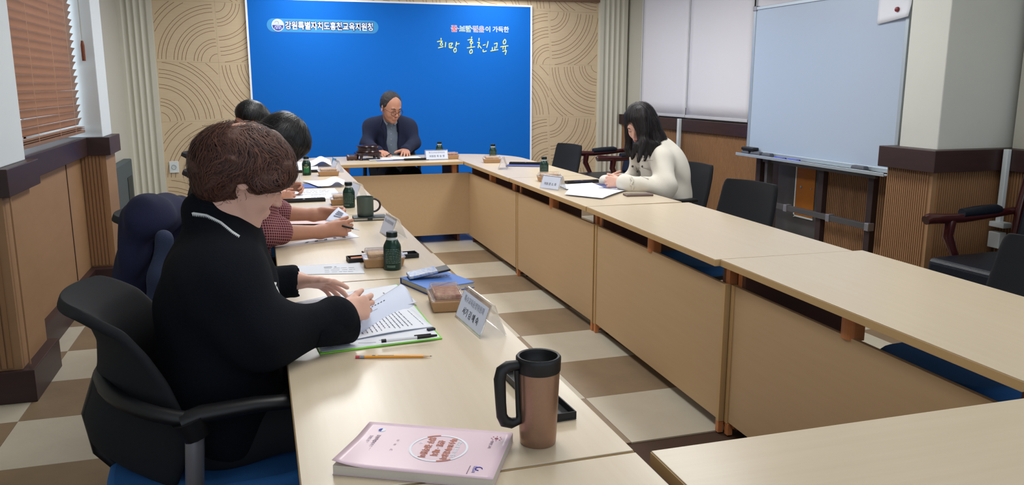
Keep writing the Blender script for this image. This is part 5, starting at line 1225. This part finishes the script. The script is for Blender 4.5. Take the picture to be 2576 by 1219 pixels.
# ---- man at the head table ----------------------------------------------------------
oM = (1.27, 7.92, 0)
HD = Head(PY(984, 270, 7.72), rotm(math.radians(-90+22), math.radians(20)), 1.13)
nM = V3(PY(980, 300, 7.86)); s1, s2 = V3(PY(934, 317, 7.88)), V3(PY(1026, 317, 7.88))
m1, q1 = V3(PY(921, 362, 7.80)), V3(PY(951, 380, 7.56)); m2, q2 = V3(PY(1040, 360, 7.80)), V3(PY(1020, 377, 7.58))
skM = HD.prims()+[cap(HD.w(-.02, 0, -.05), nM, .060, .062, k=.03), cap(nM, (1.27, 7.98, .62), .05, .08, k=.02), cap(s1, s2, .05), cap(s1, m1, .045, .04, k=.03), cap(m1, q1, .04, .030), cap(s2, m2, .045, .04, k=.03), cap(m2, q2, .04, .030)]
skM += hand(q1, (.45, -.80, -.18), (.9, .4, .2), (-.3, .1, -1), curl=((.3, .6, .4), (.45, .6, .4), (.5, .6, .4), (.5, .6, .4)), k=1.15, thumb=(.7, .6, .5)); skM += hand(q2, (-.12, -.9, -.12), (-.9, .1, .2), (0, 0, -1), curl=(.22, .35, .25), k=1.15, spread=.12, thumb=(.6, .8, .2))
M_ = sdf_mesh('person', skM, .005, SKINM, off=oM); M_.location = oM
tag(M_, 'man in glasses, navy suit jacket and grey shirt reading at the head table', 'person')
SH = mat('grey_shirt_cloth', (106, 118, 134), .8, bump=(300, .2), var=(14, (94, 106, 122), .3))
tors = [ell((1.27, 7.93, .68), (.205, .152, .27), k=.06), ell((1.27, 7.92, .90), (.20, .142, .17), k=.06), cap(s1-V3((0, 0, .02)), s2-V3((0, 0, .02)), .062, k=.07), cap(nM+V3((-.04, .03, .005)), s1, .045, .055, k=.08), cap(nM+V3((.06, .03, .005)), s2, .045, .055, k=.08)]
shp = [ell((1.245, 7.925, .70), (.15, .128, .29), k=.05), ell((1.235, 7.915, .90), (.12, .122, .18), k=.05), cap(nM-V3((0, 0, .03)), nM-V3((0, .01, -.015)), .070, .064, k=.03)]
so = sdf_mesh('shirt', shp, .007, SH, M_, off=oM, noise=fold(.003, 40))
jk = tors+[cap(s1, m1, .056, .060, k=.07), cap(m1, q1, .060, .046, k=.04), cap(s2, m2, .056, .060, k=.07), cap(m2, q2, .062, .046, k=.04), ell((nM[0], nM[1]+.03, nM[2]-.04), (.11, .07, .05), k=.05),
           cap((1.226, 7.765, .60), (1.224, 7.775, .95), .054, .060, k=.008, op='s'), cap((1.224, 7.775, .95), (1.230, 7.80, 1.08), .060, .055, k=.008, op='s')]
NV = mat('navy_suit_cloth', (20, 28, 56), .9, bump=(300, .2))
jo = sdf_mesh('suit_jacket', jk, .006, NV, M_, off=oM, noise=fold(.006, 30, 2))
trim_line('lapel', jk, [(962, 300), (957, 318), (964, 325), (968, 345), (967, 368)], mat('navy_lapel', (18, 24, 46), .8), M_, oM, .005, 16, 0, .001); trim_line('lapel', jk, [(1001, 300), (1007, 316), (1000, 324), (997, 345), (997, 368)], mat('navy_lapel', (0, 0, 0)), M_, oM, .005, 16, 0, .001)
for ps in ([(967, 296), (969, 306), (975, 313)], [(998, 300), (997, 308), (991, 313)]):
    trim_line('shirt_collar', shp, ps, mat('light_shirt_collar', (122, 134, 148), .8), M_, oM, .012, 6, 0, .002)
for v in (322, 336, 350, 364): MB().ell(hit(shp, 984, v), (.005, .003, .005), 5).build('shirt_button', mat('button_grey', (150, 154, 160), .4), M_, off=oM)
hd = [HD.ell((-.020, 0, .048), (.096, .083, .084), .02), HD.ell((-.055, 0, .0), (.055, .070, .055), .03), HD.cap((.02, .066, .03), (.0, .068, .01), .012, k=.02), HD.cap((.02, -.066, .03), (.0, -.068, .01), .012, k=.02), HD.ell((.094, 0, .012), (.058, .066, .058), .012, 's')]
hD_ = sdf_mesh('hair', hd, .005, mat('greying_hair', (24, 23, 27), .6, var=(60, (50, 47, 52), .25), bump=(140, .6)), M_, off=oM, noise=wav(.002, 90))
brow_eye(HD, M_, oM, DARKH, INKD, 1.1)
mb = MB()
for e in (-1, 1):
    mb.tube([Vector(HD.w(.106-.010*abs(math.cos(a)*.5+.5)*(1 if e*math.cos(a) > 0 else .2), e*.033+.025*math.cos(a), -.012+.021*math.sin(a))) for a in [2*PI*i/20 for i in range(21)]], .0019, 6, cap=False)
    mb.tube([Vector(HD.w(.098, e*.058, -.006)), Vector(HD.w(.05, e*.076, -.002)), Vector(HD.w(-.01, e*.086, .0))], .0018, 6)
mb.tube([Vector(HD.w(.108, -.009, -.008)), Vector(HD.w(.112, 0, -.005)), Vector(HD.w(.108, .009, -.008))], .0019, 6)
g_ = mb.build('glasses', mat('dark_glasses_frame', (30, 24, 28), .3), M_, off=oM)
MB().tube([Vector(HD.w(.0945, y_, -.0695)) for y_ in (-.018, -.006, .006, .018)], [.001, .0028, .0028, .001], 6).build('lips', mat('muted_lips', (150, 88, 82), .5), M_, off=oM)
t = empty('ballpoint_pen', tuple(PY(977, 391, 7.40)), 1.9, 'dark pen in the hand of the man at the head table', 'pen'); MB().tube([(-.05, 0, .02), (.06, 0, -.015)], .006, 8).build('barrel', BLACK, t, smooth=60); MB().tube([(.06, 0, -.015), (.07, 0, -.018)], [.005, .002], 8).build('pen_tip', GREYM, t)
sdf_mesh('trousers', [cap((1.18, 7.88, .55), (1.17, 7.50, .56), .095, .075, k=.05), cap((1.36, 7.88, .55), (1.37, 7.50, .56), .095, .075, k=.05), cap((1.17, 7.5, .55), (1.17, 7.52, .08), .07, .055), cap((1.37, 7.5, .55), (1.37, 7.52, .08), .07, .055)], .014, mat('charcoal_cloth', (0, 0, 0)), M_, off=oM)
for x in (1.17, 1.37): MB().ell((x, 7.47, .045), (.05, .13, .045), 10).build('shoe', BLACK, M_, off=oM, smooth=180)

# ---- cream jacket, long dark hair ------------------------------------------------------
oR = (2.60, 4.86, 0)
HR = Head(PY(1610, 311, 4.90), rotm(math.radians(180+34), math.radians(30)), 1.0, True)
nR = V3((2.53, 4.87, 1.00)); a1, a2 = V3(PY(1667, 402, 4.68)), V3((2.52, 5.06, .93))
b1, c1 = V3(PY(1673, 472, 4.56)), V3(PY(1574, 461, 4.66)); b2, c2 = V3(PY(1590, 458, 5.12)), V3(PY(1524, 457, 4.98))
skR = HR.prims()+[cap(HR.w(-.03, 0, -.05), nR, .048, .052, k=.03), cap(nR, (2.60, 4.86, .62), .08, .12, k=.04), cap(a1, a2, .04), cap(a1, b1, .04, .035, k=.03), cap(b1, c1, .035, .024), cap(a2, b2, .04, .035, k=.03), cap(b2, c2, .035, .024)]
skR += hand(c1+V3((-.02, .01, .0)), (-.86, .5, .12), (.1, .3, .95), (.3, .9, 0), curl=((.9, .8, .4), (.95, .8, .4), (1.0, .8, .4), (1.0, .8, .4)), k=1.0, thumb=(.8, .4, .4))
skR += hand(c2+V3((0, -.01, .005)), (.25, -.9, .20), (.0, .2, .98), (.9, -.2, 0), curl=((.8, .8, .4), (.85, .8, .4), (.9, .8, .4), (.9, .8, .4)), k=1.0, thumb=(.8, .4, .4))
R_0 = sdf_mesh('person', skR, .0045, SKINP, off=oR); R_0.location = oR
tag(R_0, 'person with long dark hair in a cream jacket, hands clasped on the table', 'person')
CJ = mat('cream_jacket_cloth', (218, 213, 202), .9, bump=(220, .12))
jr = [ell((2.62, 4.86, .68), (.15, .20, .26), k=.06), ell((2.58, 4.86, .86), (.14, .19, .17), k=.06), cap(a1+V3((0, .02, 0)), a2, .068, k=.07), cap(a1, b1, .070, .068, k=.05), cap(b1, c1, .066, .050, k=.04), cap(c1, c1+V3((-.02, .008, 0)), .050, .052), cap(a2, b2, .068, .060, k=.05), cap(b2, c2, .058, .046, k=.04), ell(nR, (.09, .10, .06), k=.05)]
jro = sdf_mesh('jacket', jr, .006, CJ, R_0, off=oR, noise=fold(.009, 32, 1))
SEAM = mat('cream_seam', (186, 182, 174), .8); BTN = mat('dark_metal_button', (90, 86, 84), .3, metal=.5)
for px in ([(1591, 409), (1602, 414), (1600, 426), (1592, 424)], [(1606, 420), (1640, 424)], [(1606, 420), (1608, 442), (1632, 450)], [(1614, 404), (1642, 402)], [(1596, 404), (1602, 440)]):
    trim_line('pocket_seam', jr, px, SEAM, R_0, oR, .0022, 14, 0, .0)
for u, v in ((1591, 418), (1616, 418), (1604, 431)): MB().ell(hit(jr, u, v), (.008, .008, .008), 6).build('button', BTN, R_0, off=oR, smooth=180)
trim_line('cuff_frill', jr, [(1587, 447), (1592, 455), (1588, 464), (1593, 472), (1590, 477)], CJ, R_0, oR, .009, 16, 1.5, .003)
hr_ = [HR.ell((-.018, 0, .038), (.108, .096, .104), .03), HR.ell((-.06, 0, -.05), (.075, .095, .10), .05), HR.ell((.105, 0, -.02), (.052, .060, .085), .012, 's'),
       cap(PY(1612, 300, 4.80), PY(1622, 372, 4.76), .045, .030, k=.05), cap(PY(1640, 320, 4.84), PY(1655, 372, 4.80), .050, .042, k=.06), cap(PY(1655, 350, 4.84), PY(1692, 398, 4.84), .052, .030, k=.05),
       cap(PY(1618, 360, 4.74), PY(1606, 404, 4.70), .032, .008, k=.03), cap(PY(1630, 365, 4.74), PY(1622, 401, 4.70), .026, .006, k=.02), cap(PY(1640, 365, 4.74), PY(1638, 399, 4.71), .030, .006, k=.02), cap(PY(1600, 365, 4.75), PY(1590, 398, 4.74), .022, .005, k=.02), cap(PY(1655, 370, 4.76), PY(1656, 399, 4.73), .028, .006, k=.02), cap(PY(1672, 380, 4.80), PY(1701, 404, 4.80), .026, .005, k=.02), cap(PY(1680, 375, 4.84), PY(1704, 386, 4.84), .020, .004, k=.02), cap(PY(1614, 280, 4.81), PY(1620, 330, 4.77), .030, .028, k=.03),
       cap(PY(1580, 290, 5.00), PY(1583, 385, 5.02), .026, .022, k=.04), cap(PY(1583, 375, 5.0), PY(1592, 392, 4.95), .024, .014, k=.03)]
LDH = mat('dark_brown_black_hair', (24, 19, 22), .65, bump=(110, .8), stretch=(1, 1, .2))
hR_ = sdf_mesh('hair', hr_, .005, LDH, R_0, off=oR, noise=wav(.003, 55))
def flR(p):
    c0 = HR.w(-.02, 0, .12); d = p-c0; d = d/(np.linalg.norm(d, axis=1)[:, None]+1e-6); d[:, 2] -= 1.1; return d
strands('hair_strands', hr_, pick(hR_, 3000, oR), flR, hairmat('dark_brown_strands', (12, 10, 12), (36, 27, 29), .6), hR_, oR, steps=10, ds=.015, width=.0013, lift=.003, jit=.10, wave=.12)
brow_eye(HR, R_0, oR, LDH, INKD)
MB().tube([Vector(HR.w(.0955, y_, -.0695)) for y_ in (-.018, -.006, .006, .018)], [.001, .004, .004, .001], 6).build('lips', LIPS, R_0, off=oR)
sdf_mesh('trousers', [cap((2.62, 4.77, .55), (2.22, 4.77, .55), .09, .07, k=.05), cap((2.62, 4.95, .55), (2.22, 4.95, .55), .09, .07, k=.05), cap((2.22, 4.77, .55), (2.24, 4.77, .06), .065, .05), cap((2.22, 4.95, .55), (2.24, 4.95, .06), .065, .05)], .014, mat('charcoal_cloth', (0, 0, 0)), R_0, off=oR)
MB().lathe([(.030, -.008), (.033, -.008), (.033, .008), (.030, .008)], tuple(c1+V3((-.035, .018, .0))), 20, Matrix.Rotation(PI/2, 3, 'Y') @ Matrix.Rotation(.5, 3, 'X')).build('watch_strap', BLACK, R_0, off=oR)
